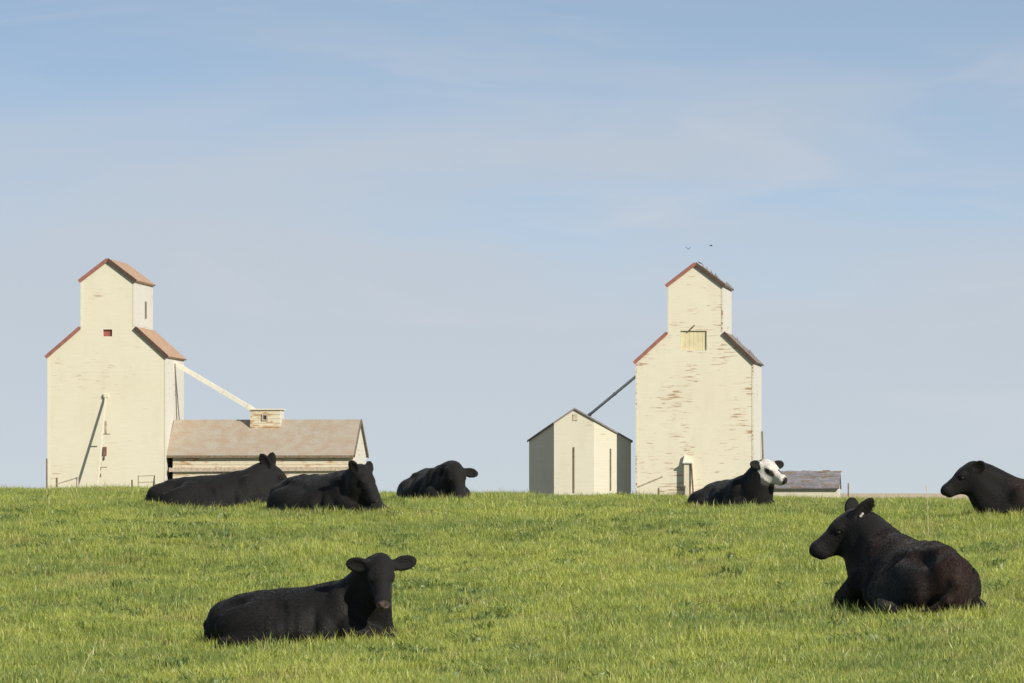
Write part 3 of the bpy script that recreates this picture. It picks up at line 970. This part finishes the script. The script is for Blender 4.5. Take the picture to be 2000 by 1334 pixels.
    # fore legs
    for sg in (-1, 1):
        if fore == 'fold' or sg != side:
            C((0.60, sg * 0.25, 0.24), (0.96, sg * 0.21, 0.12), 0.115, 0.078, 0.07)
            E((0.98, sg * 0.21, 0.115), (0.08, 0.075, 0.08), 0.04)
            C((0.98, sg * 0.20, 0.07), (0.64, sg * 0.18, 0.05), 0.055, 0.045, 0.03)
        else:                                                                  # one leg reaching forward
            C((0.58, sg * 0.26, 0.28), (0.92, sg * 0.27, 0.16), 0.13, 0.085, 0.08)
            C((0.92, sg * 0.27, 0.16), (1.10, sg * 0.27, 0.07), 0.075, 0.055, 0.04)
            C((1.10, sg * 0.27, 0.065), (1.02, sg * 0.22, 0.05), 0.055, 0.05, 0.04)
    # tail lying along the rump
    tx = [(-0.98, 0.0, 0.45 - rd), (-1.045, 0.04 * side, 0.33 - rd), (-1.02, 0.11 * side, 0.18), (-0.93, 0.24 * side, 0.07), (-0.80, 0.42 * side, 0.04)]
    for a, b, r_ in zip(tx[:-1], tx[1:], (0.05, 0.036, 0.030, 0.034)):
        C(a, b, r_, r_ * 0.85, 0.04)
    # neck: crest line and throat line from shoulders to skull
    sA_ = np.array([0.48, 0, 0.52]); sB_ = np.array([0.66, 0, 0.36]); sC_ = np.array([0.76, 0, 0.25])
    eA_ = hp(-0.05, 0, 0.0); eB_ = hp(0.02, 0, -0.07); eC_ = hp(0.06, 0, -0.15)
    def arc(a, b, bulge, r1, r2, k):
        pts = []
        for t in np.linspace(0, 1, 6):
            p = a + (b - a) * t
            p = p + np.array([0, 0, 1.0]) * bulge * math.sin(math.pi * t)
            pts.append(p)
        for i in range(5):
            C(pts[i], pts[i + 1], r1 + (r2 - r1) * i / 5, r1 + (r2 - r1) * (i + 1) / 5, k)
    arc(sA_, eA_, 0.02 + neck_up, 0.16, 0.115 * hs, 0.10)
    arc(sB_, eB_, -0.01, 0.215 * throat, 0.125 * hs * throat, 0.10)
    arc(sC_, eC_, -0.03, 0.16 * dewlap, 0.085 * hs * throat, 0.10)
    # skull
    def HE(c, r, k, rot=None, sub=False):
        E(hp(*c), np.array(r) * hs, k, Hm if rot is None else rot, sub)
    HE((0.03, 0, 0.0), (0.15, 0.122, 0.12), 0.05)
    HE((-0.02, 0, 0.055), (0.075, 0.085, 0.065), 0.06)
    HE((0.08, 0, 0.055), (0.13, 0.105, 0.06), 0.05)
    HE((0.09, 0, -0.115), (0.155, 0.092, 0.115), 0.06)
    C(hp(0.10, 0, 0.0), hp(0.36, 0, -0.018), 0.106 * hs, 0.064 * hs, 0.05)
    C(hp(0.12, 0, -0.115), hp(0.36, 0, -0.088), 0.075 * hs, 0.046 * hs, 0.05)
    HE((0.385, 0, -0.030), (0.078, 0.078, 0.064), 0.045)
    HE((0.355, 0, -0.098), (0.062, 0.060, 0.036), 0.02)
    for sg in (-1, 1):
        HE((0.125, sg * 0.103, 0.040), (0.055, 0.030, 0.030), 0.03)
        HE((0.155, sg * 0.128, 0.012), (0.024, 0.022, 0.018), 0.012, sub=True)
        HE((0.448, sg * 0.046, -0.012), (0.020, 0.016, 0.016), 0.014, sub=True)
    # ears
    for sg, (dirw, openw, ln) in zip((1, -1), ears):
        e = unit(toL(dirw)); n_ = np.array(toL(openw)); n_ = unit(n_ - e * (n_ @ e)); w_ = np.cross(n_, e)
        rot = np.stack([e, w_, n_], 1)
        b = hp(-0.005, sg * 0.105, 0.035)
        C(b - e * 0.02, b + e * 0.06, 0.042 * hs, 0.034 * hs, 0.04)
        E(b + e * (0.115 * ln) * hs, np.array([0.118 * ln, 0.076, 0.030]) * hs, 0.025, rot)
        E(b + e * (0.125 * ln) * hs + n_ * 0.030 * hs, np.array([0.090 * ln, 0.052, 0.024]) * hs, 0.012, rot, True)
        if tag_ear == sg:
            tag_at = (b + e * 0.10 * hs + n_ * 0.03 * hs, rot)
    V, Q = F.mesh()
    trunkm = np.clip((0.30 - V[:, 0]) / 0.1, 0, 1) * np.clip((V[:, 0] + 0.35) / 0.1, 0, 1) * np.clip((V[:, 2] - 0.15) / 0.1, 0, 1) * np.clip((0.55 - V[:, 2]) / 0.12, 0, 1)
    V[:, 1] += np.sign(V[:, 1]) * 0.0028 * np.sin(58 * V[:, 0] + 10 * V[:, 2]) * trunkm      # ribs
    V[:, 2] += 0.004 * np.sin(9 * V[:, 0] + 4 * V[:, 1]) * np.sin(7 * V[:, 1] + 3)
    V[:, 1] += 0.006 * np.sin(8 * V[:, 0] + 1.3) * np.sin(9 * V[:, 2])
    # coat colours
    Cc = np.tile(np.array([*coat, 1.0]), (len(V), 1))
    q = (V - O) @ Hm / hs
    muz = np.clip((q[:, 0] - 0.415) / 0.02, 0, 1) * np.clip((0.16 - np.abs(q[:, 1])) / 0.02, 0, 1) * np.clip((q[:, 2] + 0.16) / 0.02, 0, 1) * (np.abs(q[:, 2]) < 0.2)
    Cc[:, :3] = Cc[:, :3] * (1 - muz[:, None]) + np.array(muzzle_col) * muz[:, None]
    mot = 0.75 + 0.45 * np.sin(70 * q[:, 1] + 3) * np.sin(64 * q[:, 2] + 1)
    Cc[:, :3] *= (1 - muz * (1 - mot))[:, None]
    if paint is not None:
        Cc = paint(V, q, Cc)
    root = empty('cow', org, heading)
    root.scale = (scale,) * 3
    tag(root, label, 'cow', group)
    me = bpy.data.meshes.new('cow_body')
    me.from_pydata(V.tolist(), [], Q.tolist())
    me.polygons.foreach_set('use_smooth', [True] * len(me.polygons))
    ca = me.color_attributes.new('coat', 'FLOAT_COLOR', 'POINT')
    ca.data.foreach_set('color', Cc.astype(np.float32).ravel())
    me.materials.append(COAT)
    body = bpy.data.objects.new('body', me); COL.objects.link(body); body.parent = root
    # short coat hair lying back along the body and down the face
    hr = np.random.default_rng(len(FOOTPRINTS) + 3)
    fi = hr.integers(0, len(Q), hair)
    wts = hr.dirichlet((1, 1, 1, 1), hair)
    pts = (V[Q[fi]] * wts[..., None]).sum(1)
    e1 = V[Q[fi, 2]] - V[Q[fi, 0]]; e2 = V[Q[fi, 3]] - V[Q[fi, 1]]
    nn = np.cross(e1, e2); nn /= np.maximum(np.linalg.norm(nn, axis=1), 1e-9)[:, None]
    qq = (pts - O) @ Hm / hs
    onhead = (qq[:, 0] > -0.10) & (qq[:, 0] < 0.6) & (np.abs(qq[:, 1]) < 0.30) & (np.abs(qq[:, 2]) < 0.24)
    onear = (np.abs(qq[:, 0]) < 0.26) & (np.linalg.norm(qq, axis=1) < 0.42) & ((np.abs(qq[:, 1]) > 0.15) | (qq[:, 2] > 0.13))
    flow = np.where(onhead[:, None], fx[None] * 0.9, np.array([-0.75, 0.0, -0.65])[None]) + hr.normal(0, 0.28, (hair, 3))
    flow -= nn * (flow * nn).sum(1)[:, None]
    flow /= np.maximum(np.linalg.norm(flow, axis=1), 1e-9)[:, None]
    dr = flow * 0.93 + nn * hr.uniform(0.07, 0.27, hair)[:, None]
    ln_ = np.where(onhead | onear, hr.uniform(0.008, 0.017, hair), hr.uniform(0.020, 0.042, hair))
    sd = np.cross(nn, flow); wd = np.where(onhead, 0.0035, 0.0050)
    keep_ = ~((qq[:, 0] > 0.395) & onhead) & (pts[:, 2] > 0.03)
    for sg in (-1, 1):
        keep_ &= np.linalg.norm(qq - np.array([0.155, sg * 0.12, 0.012]), axis=1) > 0.035
    pts, dr, ln_, sd, wd, fi, nn = pts[keep_], dr[keep_], ln_[keep_], sd[keep_], wd[keep_], fi[keep_], nn[keep_]
    base = pts - nn * 0.002
    HV = np.stack([base - sd * wd[:, None], base + sd * wd[:, None], base + dr * ln_[:, None]], 1).reshape(-1, 3)
    HF = np.arange(len(HV)).reshape(-1, 3)
    hc = Cc[Q[fi, 0]].copy(); hc[:, :3] *= hr.uniform(0.65, 1.4, len(fi))[:, None]
    hme = bpy.data.meshes.new('coat_hair')
    hme.from_pydata(HV.tolist(), [], HF.tolist())
    ca = hme.color_attributes.new('coat', 'FLOAT_COLOR', 'POINT')
    ca.data.foreach_set('color', np.repeat(hc, 3, 0).astype(np.float32).ravel())
    hme.materials.append(HAIR)
    ho = bpy.data.objects.new('coat_hair', hme); COL.objects.link(ho); ho.parent = root
    ho['kind'] = 'stuff'
    # eyes
    for sg in (-1, 1):
        m = MB(); n = 10; vs = []; fs = []
        for i in range(7):
            a = math.pi * i / 6
            for j in range(n):
                b = 2 * math.pi * j / n
                vs.append(hp(0.153 + 0.026 * math.cos(a), sg * 0.103 + 0.022 * math.sin(a) * math.cos(b), 0.012 + 0.020 * math.sin(a) * math.sin(b)))
        for i in range(6):
            for j in range(n):
                fs.append((i * n + j, i * n + (j + 1) % n, (i + 1) * n + (j + 1) % n, (i + 1) * n + j))
        eo = m.add(vs, fs).build('eye', EYE, root)
        eo.data.polygons.foreach_set('use_smooth', [True] * len(eo.data.polygons))
    if tag_ear:
        c_, rot = tag_at
        to = MB().box(c_, (0.042, 0.018, 0.010), Matrix(rot.tolist())).build('ear_tag', TAGM, root)
    for sg in (-1, 1):
        o = 0.03 if sg == side else -0.03
        hm = MB(); hm.tube((-0.14, sg * (0.52 + o), 0.04), (-0.06, sg * (0.525 + o), 0.03), 0.047, 0.035, 10)
        hm.build('hoof', HOOF, root)
    # footprint for the grass
    FOOTPRINTS.append((org.x, org.y, heading, scale))
    # faint muzzle contact check
    return root


def toward(x, y, z):
    return (x, y, z)


def brownish(amount, lo_x=-1.2, hi_x=0.75):
    def paint(V, q, C):
        rz = np.clip((V[:, 2] - 0.30) / 0.35, 0, 1)
        rx = np.clip((hi_x - V[:, 0]) / 0.25, 0, 1) * np.clip((V[:, 0] - lo_x) / 0.2, 0, 1)
        wob = 0.65 + 0.35 * np.sin(5 * V[:, 0] + 3 * V[:, 2]) * np.sin(6 * V[:, 1] + 4 * V[:, 0] + 1)
        rump = np.clip((-0.75 - V[:, 0]) / 0.2, 0, 1)
        m = amount * np.clip(rz * rx * wob + rump * 0.8, 0, 1)
        C[:, :3] = C[:, :3] * (1 - m[:, None]) + np.array([0.042, 0.020, 0.015]) * m[:, None]
        return C
    return paint


def brown_dusty(V, q, C):
    C = brownish(0.48, hi_x=0.6)(V, q, C)
    d = np.hypot((V[:, 0] + 0.22) / 0.16, (V[:, 2] - 0.36) / 0.10) + 0.25 * np.sin(30 * V[:, 0]) * np.sin(34 * V[:, 2])
    m = np.clip(1.1 - d, 0, 1) * (V[:, 1] > 0.2) * 0.7
    C[:, :3] = C[:, :3] * (1 - m[:, None]) + np.array([0.10, 0.065, 0.04]) * m[:, None]
    return C


def sstep(x, a, b):
    t = np.clip((x - a) / (b - a), 0, 1)
    return t * t * (3 - 2 * t)


def white_face(V, q, C):
    x, y, z = q[:, 0], q[:, 1], q[:, 2]
    rgn = np.random.default_rng(4).normal(0, 1, len(x))
    wob = 0.018 * np.sin(22 * x + 3) + 0.013 * np.sin(31 * z + 9 * y) + 0.006 * rgn
    near = (np.abs(x - 0.2) < 0.36) & (np.abs(y) < 0.155) & (z > -0.28) & (z < 0.2)
    w = near * sstep(x + 0.35 * z + wob, -0.05, -0.02)
    patch = np.hypot((x - 0.165 - 0.35 * (0.03 - z)) / 0.095, (z - 0.0) / 0.058) + 2.5 * wob
    w = w * (1 - 0.93 * (1 - sstep(patch, 0.72, 1.10)) * sstep(np.abs(y), 0.045, 0.065))
    stripe = sstep(x + wob, 0.24, 0.27) * (1 - sstep(x, 0.34, 0.37)) * (1 - sstep(np.abs(y - 0.03), 0.035, 0.055)) * sstep(z, -0.005, 0.015)
    w = w * (1 - stripe) * (1 - sstep(x + wob, 0.415, 0.43))
    jaw = 1 - sstep(z + wob + 0.12 * (x - 0.2), -0.16, -0.125)
    w = w * (1 - jaw)
    tone = np.array([0.60, 0.565, 0.51]) * (1 + 0.06 * rgn[:, None])
    C[:, :3] = C[:, :3] * (1 - w[:, None]) + tone * w[:, None]
    g = near * jaw * sstep(z, -0.24, -0.19) * sstep(x, 0.02, 0.08) * (1 - sstep(x, 0.30, 0.34))
    C[:, :3] = C[:, :3] * (1 - g[:, None]) + np.array([0.075, 0.072, 0.07]) * g[:, None]
    return C


UP = (0, 0, 1)
# nearest cow, head turned to the camera
cow('black cow lying nearest the camera, looking at it, with a pale pink nose', 596, 60.0, R(-16), 1.02,
    744, 1090, -0.62, (0.08, -0.62, -0.78),
    [((0.86, 0.10, 0.22), (0.35, -0.95, 0.1), 1.12), ((-0.82, 0.15, 0.10), (-0.3, -0.9, -0.1), 1.05)], h=0.0135, side=-1, rump_drop=0.06,
    muzzle_col=(0.125, 0.088, 0.08), sink=0.03, hair=52000, throat=0.76, dewlap=0.85, headscale=1.05)
# big brown-tinged animal on the right, seen from behind
cow('large brown-tinged black cow seen from behind at right, head in profile, tagged ear', 1783, 58.0, R(108), 1.18,
    1668, 1000, 0.95, (-0.87, 0.02, -0.49),
    [((0.62, -0.30, 0.75), (0.5, -0.75, -0.2), 1.2), ((0.02, 0.30, 0.95), (-0.3, 0.9, 0.1), 0.95)], h=0.0145, side=1,
    paint=brown_dusty, tag_ear=1, fore='reach', headscale=1.0, dewlap=1.2, wide=0.83, hair=52000)
# crest, left pair
cow('black cow at far left of the crest, ears pricked up, against the annex wall', 425, 87.0, R(6), 1.03,
    528, 908, 0.20, (0.84, 0.05, -0.54),
    [((0.05, 0.30, 0.95), (0.3, 0.9, 0.1), 1.2), ((-0.50, -0.30, 0.85), (-0.35, -0.85, 0.2), 1.25)], h=0.018, side=-1, rump_drop=0.05, sink=0.13, headscale=1.08)
cow('black cow with lowered head, second from left on the crest, overlapping its neighbour', 641, 84.0, R(-42), 1.05,
    711, 915, -0.76, (0.44, -0.50, -0.74),
    [((0.02, 0.35, 0.75), (0.7, -0.6, 0.2), 0.9), ((-0.40, -0.25, 0.75), (-0.4, -0.9, 0.1), 1.0)], h=0.018, side=-1, sink=0.13, headscale=1.0)
# crest, middle
cow('black cow alone at mid crest, turned towards the camera with one ear out', 852, 90.0, R(-71), 0.97,
    890, 909, -0.88, (0.20, -0.60, -0.77),
    [((0.85, -0.10, -0.20), (0.2, -0.9, 0.3), 1.0), ((-0.45, 0.75, -0.30), (-0.5, -0.7, 0.2), 0.9)], h=0.018, side=-1,
    muzzle_col=(0.06, 0.052, 0.05), sink=0.08, headscale=1.14)
# white-faced
cow('black cow with a white face lying before the peeling elevator', 1434, 86.0, R(-62), 0.95,
    1496, 900, -0.74, (0.66, -0.62, -0.42),
    [((0.72, 0.35, 0.12), (0.4, -0.85, 0.1), 1.0), ((-0.80, -0.25, 0.10), (-0.2, -0.9, 0.25), 0.95)], h=0.0165, side=-1,
    paint=white_face, sink=0.12, headscale=1.0, rump_drop=0.05)
# right edge
cow('black cow at the right edge of the crest, head in profile facing left', 2056, 78.0, R(172), 0.98,
    1899, 905, 0.10, (-0.87, -0.05, -0.49),
    [((0.60, -0.35, 0.30), (0.2, -0.95, 0.1), 0.85), ((0.45, 0.75, 0.22), (0.1, 0.2, 0.9), 1.1)], h=0.018, side=1,
    paint=brownish(0.7, hi_x=0.62), sink=0.16, headscale=1.14, dewlap=1.35)


# ------------------------------------------------------------------ grass
def grass_material():
    m = bpy.data.materials.new('grass_blades')
    m.use_nodes = True
    M = Mat.__new__(Mat)
    M.m = m; M.n, M.l = m.node_tree.nodes, m.node_tree.links
    M.b = M.n['Principled BSDF']
    out = [x for x in M.n if x.type == 'OUTPUT_MATERIAL'][0]
    a = M.n.new('ShaderNodeAttribute'); a.attribute_name = 'blade'
    sp = M.n.new('ShaderNodeSeparateColor'); M.l.new(a.outputs['Color'], sp.inputs[0])
    oi = M.n.new('ShaderNodeObjectInfo')
    big = M.noise(M.coord('World', (0.42, 0.30, 0.3)), 1.0, 3, 0.6)
    mid = M.noise(M.coord('World', (1.9, 1.1, 1.5), (13, 5, 0)), 1.0, 3, 0.6)
    f = M.math('ADD', M.math('MULTIPLY', big, 0.9), M.math('MULTIPLY', mid, 0.7))
    f = M.math('ADD', f, M.math('MULTIPLY', sp.outputs[0], 0.5))
    f = M.math('ADD', f, M.math('MULTIPLY', oi.outputs['Random'], 0.22))
    f = M.rng(f, 0.86, 1.38)
    c = M.mix(f, (0.150, 0.228, 0.060), (0.525, 0.560, 0.118))
    dry = M.noise(M.coord('World', (0.8, 0.5, 0.5), (40, 2, 0)), 1.0, 4, 0.65)
    dry = M.math('ADD', M.rng(dry, 0.58, 0.76, 0.0, 0.7), sp.outputs[1])
    dry = M.math('MINIMUM', dry, 1.0)
    c = M.mix(M.math('MULTIPLY', dry, 0.85), c, (0.46, 0.37, 0.17))
    c = M.mix(M.math('MULTIPLY', sp.outputs[2], 0.85), c, (0.125, 0.185, 0.062))
    dif = M.n.new('ShaderNodeBsdfDiffuse'); tr = M.n.new('ShaderNodeBsdfTranslucent'); gl = M.n.new('ShaderNodeBsdfGlossy')
    M.l.new(c, dif.inputs[0])
    M.l.new(M.mix(0.5, c, (0.50, 0.54, 0.10)), tr.inputs[0])
    gl.inputs['Roughness'].default_value = 0.45
    gl.inputs[0].default_value = (0.9, 0.95, 0.85, 1)
    m1 = M.n.new('ShaderNodeMixShader'); m1.inputs[0].default_value = 0.42
    M.l.new(dif.outputs[0], m1.inputs[1]); M.l.new(tr.outputs[0], m1.inputs[2])
    m2 = M.n.new('ShaderNodeMixShader'); m2.inputs[0].default_value = 0.04
    M.l.new(m1.outputs[0], m2.inputs[1]); M.l.new(gl.outputs[0], m2.inputs[2])
    M.l.new(m2.outputs[0], out.inputs['Surface'])
    return m


GRASS_MAT = grass_material()


def tuft(name, n, rad, h0, h1, w0, w1, lean, dry_p, rg, weed=0.0):
    vs, fs, col = [], [], []
    for _ in range(n):
        r = rad * math.sqrt(rg.random()); a = rg.uniform(0, 2 * math.pi)
        bx, by = r * math.cos(a), r * math.sin(a)
        hh = rg.uniform(h0, h1) * (1 - 0.35 * (r / rad) ** 2); w = rg.uniform(w0, w1)
        az = rg.uniform(0, 2 * math.pi); ln = hh * lean * rg.uniform(0.1, 1.0)
        dx, dy = math.cos(az) * ln, math.sin(az) * ln
        fa = rg.uniform(0, math.pi); sx, sy = math.cos(fa) * w / 2, math.sin(fa) * w / 2
        o = len(vs)
        vs += [(bx - sx, by - sy, -0.03), (bx + sx, by + sy, -0.03),
               (bx - sx * 0.8 + dx * 0.35, by - sy * 0.8 + dy * 0.35, hh * 0.58), (bx + sx * 0.8 + dx * 0.35, by + sy * 0.8 + dy * 0.35, hh * 0.58),
               (bx + dx, by + dy, hh * (1.0 - 0.12 * lean))]
        fs += [(o, o + 1, o + 3, o + 2), (o + 2, o + 3, o + 4)]
        t = rg.random(); d = (rg.uniform(0.5, 1.0) if rg.random() < dry_p else 0.0)
        col += [(t, d, weed, 1)] * 5
    me = bpy.data.meshes.new(name)
    me.from_pydata(vs, [], fs)
    ca = me.color_attributes.new('blade', 'FLOAT_COLOR', 'POINT')
    ca.data.foreach_set('color', np.array(col, np.float32).ravel())
    me.materials.append(GRASS_MAT)
    return bpy.data.objects.new(name, me)


def make_grass():
    rg = random.Random(21)
    lib = bpy.data.collections.new('grass_tuft_library')
    for i in range(9):
        lib.objects.link(tuft('tuft_a%d' % i, 62, 0.19, 0.075, 0.165, 0.005, 0.0095, 0.75, 0.05, rg))
    for i in range(3):
        lib.objects.link(tuft('tuft_b%d' % i, 30, 0.15, 0.10, 0.22, 0.006, 0.010, 0.55, 0.16, rg))
    lib.objects.link(tuft('tuft_c0', 20, 0.12, 0.12, 0.26, 0.005, 0.008, 0.45, 0.75, rg))
    lib.objects.link(tuft('tuft_d0', 26, 0.14, 0.05, 0.11, 0.016, 0.03, 1.1, 0.0, rg, 1.0))
    NV = len(lib.objects)
    # scatter
    n = 56000
    pts = []
    d0, d1 = 43.0, 119.0
    Y = np.sqrt(RNG.uniform(d0 ** 2, d1 ** 2, int(n * 1.15)))
    Xw = RNG.uniform(-1, 1, len(Y)) * (0.118 * Y + 1.5)
    keep = np.ones(len(Y), bool)
    for (cx, cy, hd, s) in FOOTPRINTS:
        dx, dy = Xw - cx, Y - cy
        lx = (dx * math.cos(hd) + dy * math.sin(hd)) / s; ly = (-dx * math.sin(hd) + dy * math.cos(hd)) / s
        keep &= ~(((lx + 0.02) / 1.0) ** 2 + (ly / 0.42) ** 2 < 1.0)
    Xw, Y = Xw[keep], Y[keep]
    ring_n = 0
    for (cx, cy, hd, s) in FOOTPRINTS:                     # ungrazed fringe round each animal
        m = 230
        a = RNG.uniform(0, 2 * math.pi, m); rr_ = RNG.uniform(0.98, 1.22, m)
        lx, ly = 1.02 * np.cos(a) * rr_ * s, 0.50 * np.sin(a) * rr_ * s
        Xw = np.concatenate([Xw, cx + lx * math.cos(hd) - ly * math.sin(hd)])
        Y = np.concatenate([Y, cy + lx * math.sin(hd) + ly * math.cos(hd)])
        ring_n += m
    clus_n = 0
    for kind_, count_, per_, rad_ in (('weed', 260, 9, 0.45), ('dry', 90, 8, 0.5)):
        cy_ = np.sqrt(RNG.uniform(46.0 ** 2, 108.0 ** 2, count_)); cx_ = RNG.uniform(-1, 1, count_) * (0.115 * cy_ + 1.0)
        X2 = np.repeat(cx_, per_) + RNG.normal(0, rad_, count_ * per_); Y2 = np.repeat(cy_, per_) + RNG.normal(0, rad_ * 1.4, count_ * per_)
        ok_ = np.ones(len(X2), bool)
        for (cx, cy, hd, s) in FOOTPRINTS:
            dx, dy = X2 - cx, Y2 - cy
            lx = (dx * math.cos(hd) + dy * math.sin(hd)) / s; ly = (-dx * math.sin(hd) + dy * math.cos(hd)) / s
            ok_ &= ~(((lx + 0.02) / 1.05) ** 2 + (ly / 0.5) ** 2 < 1.0)
        Xw = np.concatenate([Xw, X2[ok_]]); Y = np.concatenate([Y, Y2[ok_]])
        if kind_ == 'weed':
            weed_n = int(ok_.sum())
        else:
            dry_n = int(ok_.sum())
    N = len(Y)
    Zw = terrain(Xw, Y)
    idx = RNG.integers(0, 9, N)
    u = RNG.random(N)
    idx[u < 0.11] = RNG.integers(9, 12, (u < 0.11).sum())
    idx[u < 0.014] = 12
    weedy = np.sin(0.8 * Xw + 0.5 * Y) * np.sin(0.55 * Xw - 0.33 * Y + 1.2)
    idx[(u > 0.9) & (weedy > 0.45)] = 13
    hmod = 0.85 + 0.25 * np.sin(1.1 * Xw + 0.7 * Y) * np.sin(0.6 * Y - 0.9 * Xw + 2.0) + 0.12 * np.sin(3.1 * Xw + 1.9 * Y)
    scl = hmod * RNG.uniform(0.75, 1.2, N)
    extra = N - weed_n - dry_n
    fringe = (np.arange(N) >= extra - ring_n) & (np.arange(N) < extra)
    scl[fringe] = RNG.uniform(0.8, 1.25, ring_n)
    idx[fringe] = np.where(RNG.random(ring_n) < 0.35, RNG.integers(9, 12, ring_n), RNG.integers(0, 9, ring_n))
    wsl = slice(extra, extra + weed_n); idx[wsl] = 13; scl[wsl] = RNG.uniform(0.9, 1.6, weed_n)
    dsl = slice(extra + weed_n, N); idx[dsl] = 12; scl[dsl] = RNG.uniform(0.45, 0.9, dry_n)
    rot = np.stack([RNG.normal(0, 0.08, N), RNG.normal(0, 0.08, N), RNG.uniform(0, 6.28, N)], 1)
    me = bpy.data.meshes.new('grass')
    me.from_pydata(np.stack([Xw, Y, Zw], 1).tolist(), [], [])
    a = me.attributes.new('tidx', 'INT', 'POINT'); a.data.foreach_set('value', idx.astype(np.int32))
    a = me.attributes.new('tscl', 'FLOAT', 'POINT'); a.data.foreach_set('value', scl.astype(np.float32))
    a = me.attributes.new('trot', 'FLOAT_VECTOR', 'POINT'); a.data.foreach_set('vector', rot.astype(np.float32).ravel())
    ob = bpy.data.objects.new('grass', me)
    COL.objects.link(ob)
    tag(ob, 'short green pasture grass covering the slope and its crest', 'grass', kind='stuff')
    ng = bpy.data.node_groups.new('grass_scatter', 'GeometryNodeTree')
    ng.interface.new_socket('Geometry', in_out='INPUT', socket_type='NodeSocketGeometry')
    ng.interface.new_socket('Geometry', in_out='OUTPUT', socket_type='NodeSocketGeometry')
    gi = ng.nodes.new('NodeGroupInput'); go = ng.nodes.new('NodeGroupOutput')
    ci = ng.nodes.new('GeometryNodeCollectionInfo')
    ci.inputs['Collection'].default_value = lib
    ci.inputs['Separate Children'].default_value = True
    ci.inputs['Reset Children'].default_value = True
    ip = ng.nodes.new('GeometryNodeInstanceOnPoints')
    ip.inputs['Pick Instance'].default_value = True

    def attr(nm, ty):
        t = ng.nodes.new('GeometryNodeInputNamedAttribute'); t.data_type = ty
        t.inputs['Name'].default_value = nm
        return t.outputs['Attribute']
    e2r = ng.nodes.new('FunctionNodeEulerToRotation')
    ng.links.new(attr('trot', 'FLOAT_VECTOR'), e2r.inputs[0])
    ng.links.new(gi.outputs[0], ip.inputs['Points'])
    ng.links.new(ci.outputs[0], ip.inputs['Instance'])
    ng.links.new(attr('tidx', 'INT'), ip.inputs['Instance Index'])
    ng.links.new(e2r.outputs[0], ip.inputs['Rotation'])
    ng.links.new(attr('tscl', 'FLOAT'), ip.inputs['Scale'])
    ng.links.new(ip.outputs[0], go.inputs[0])
    md = ob.modifiers.new('scatter', 'NODES'); md.node_group = ng


make_grass()

# a few tall dry stalks that stand clear of the turf
for px, top, D, lean, lab in ((1813, 950, 74, -0.03, 'tall pale dry stalk standing alone near the cow at the right edge'),
                              (158, 1268, 55, 0.35, 'bent straw stalk in the grass at lower left')):
    x = (px - 1000) * K * D
    g = float(terrain(x, D))
    hgt = max(0.2, (HORIZON - top) * K * D - g)
    st = MB()
    prev = Vector((0, 0, -0.03))
    for i in range(1, 7):
        t = i / 6
        cur = Vector((lean * hgt * t * t, 0.02 * t, hgt * t))
        st.tube(prev, cur, 0.0048 * (1.1 - 0.6 * (i - 1) / 6), 0.0048 * (1.1 - 0.6 * t), 6)
        prev = cur
    st.tube(prev - Vector((lean * 0.02, 0, 0.05)), prev + Vector((lean * 0.01, 0, 0.02)), 0.009, 0.003, 6)
    o = st.build('dry_stalk', MT['straw'])
    o.location = (x, D, g)
    tag(o, lab, 'grass stalk', 'dry stalks in the pasture')
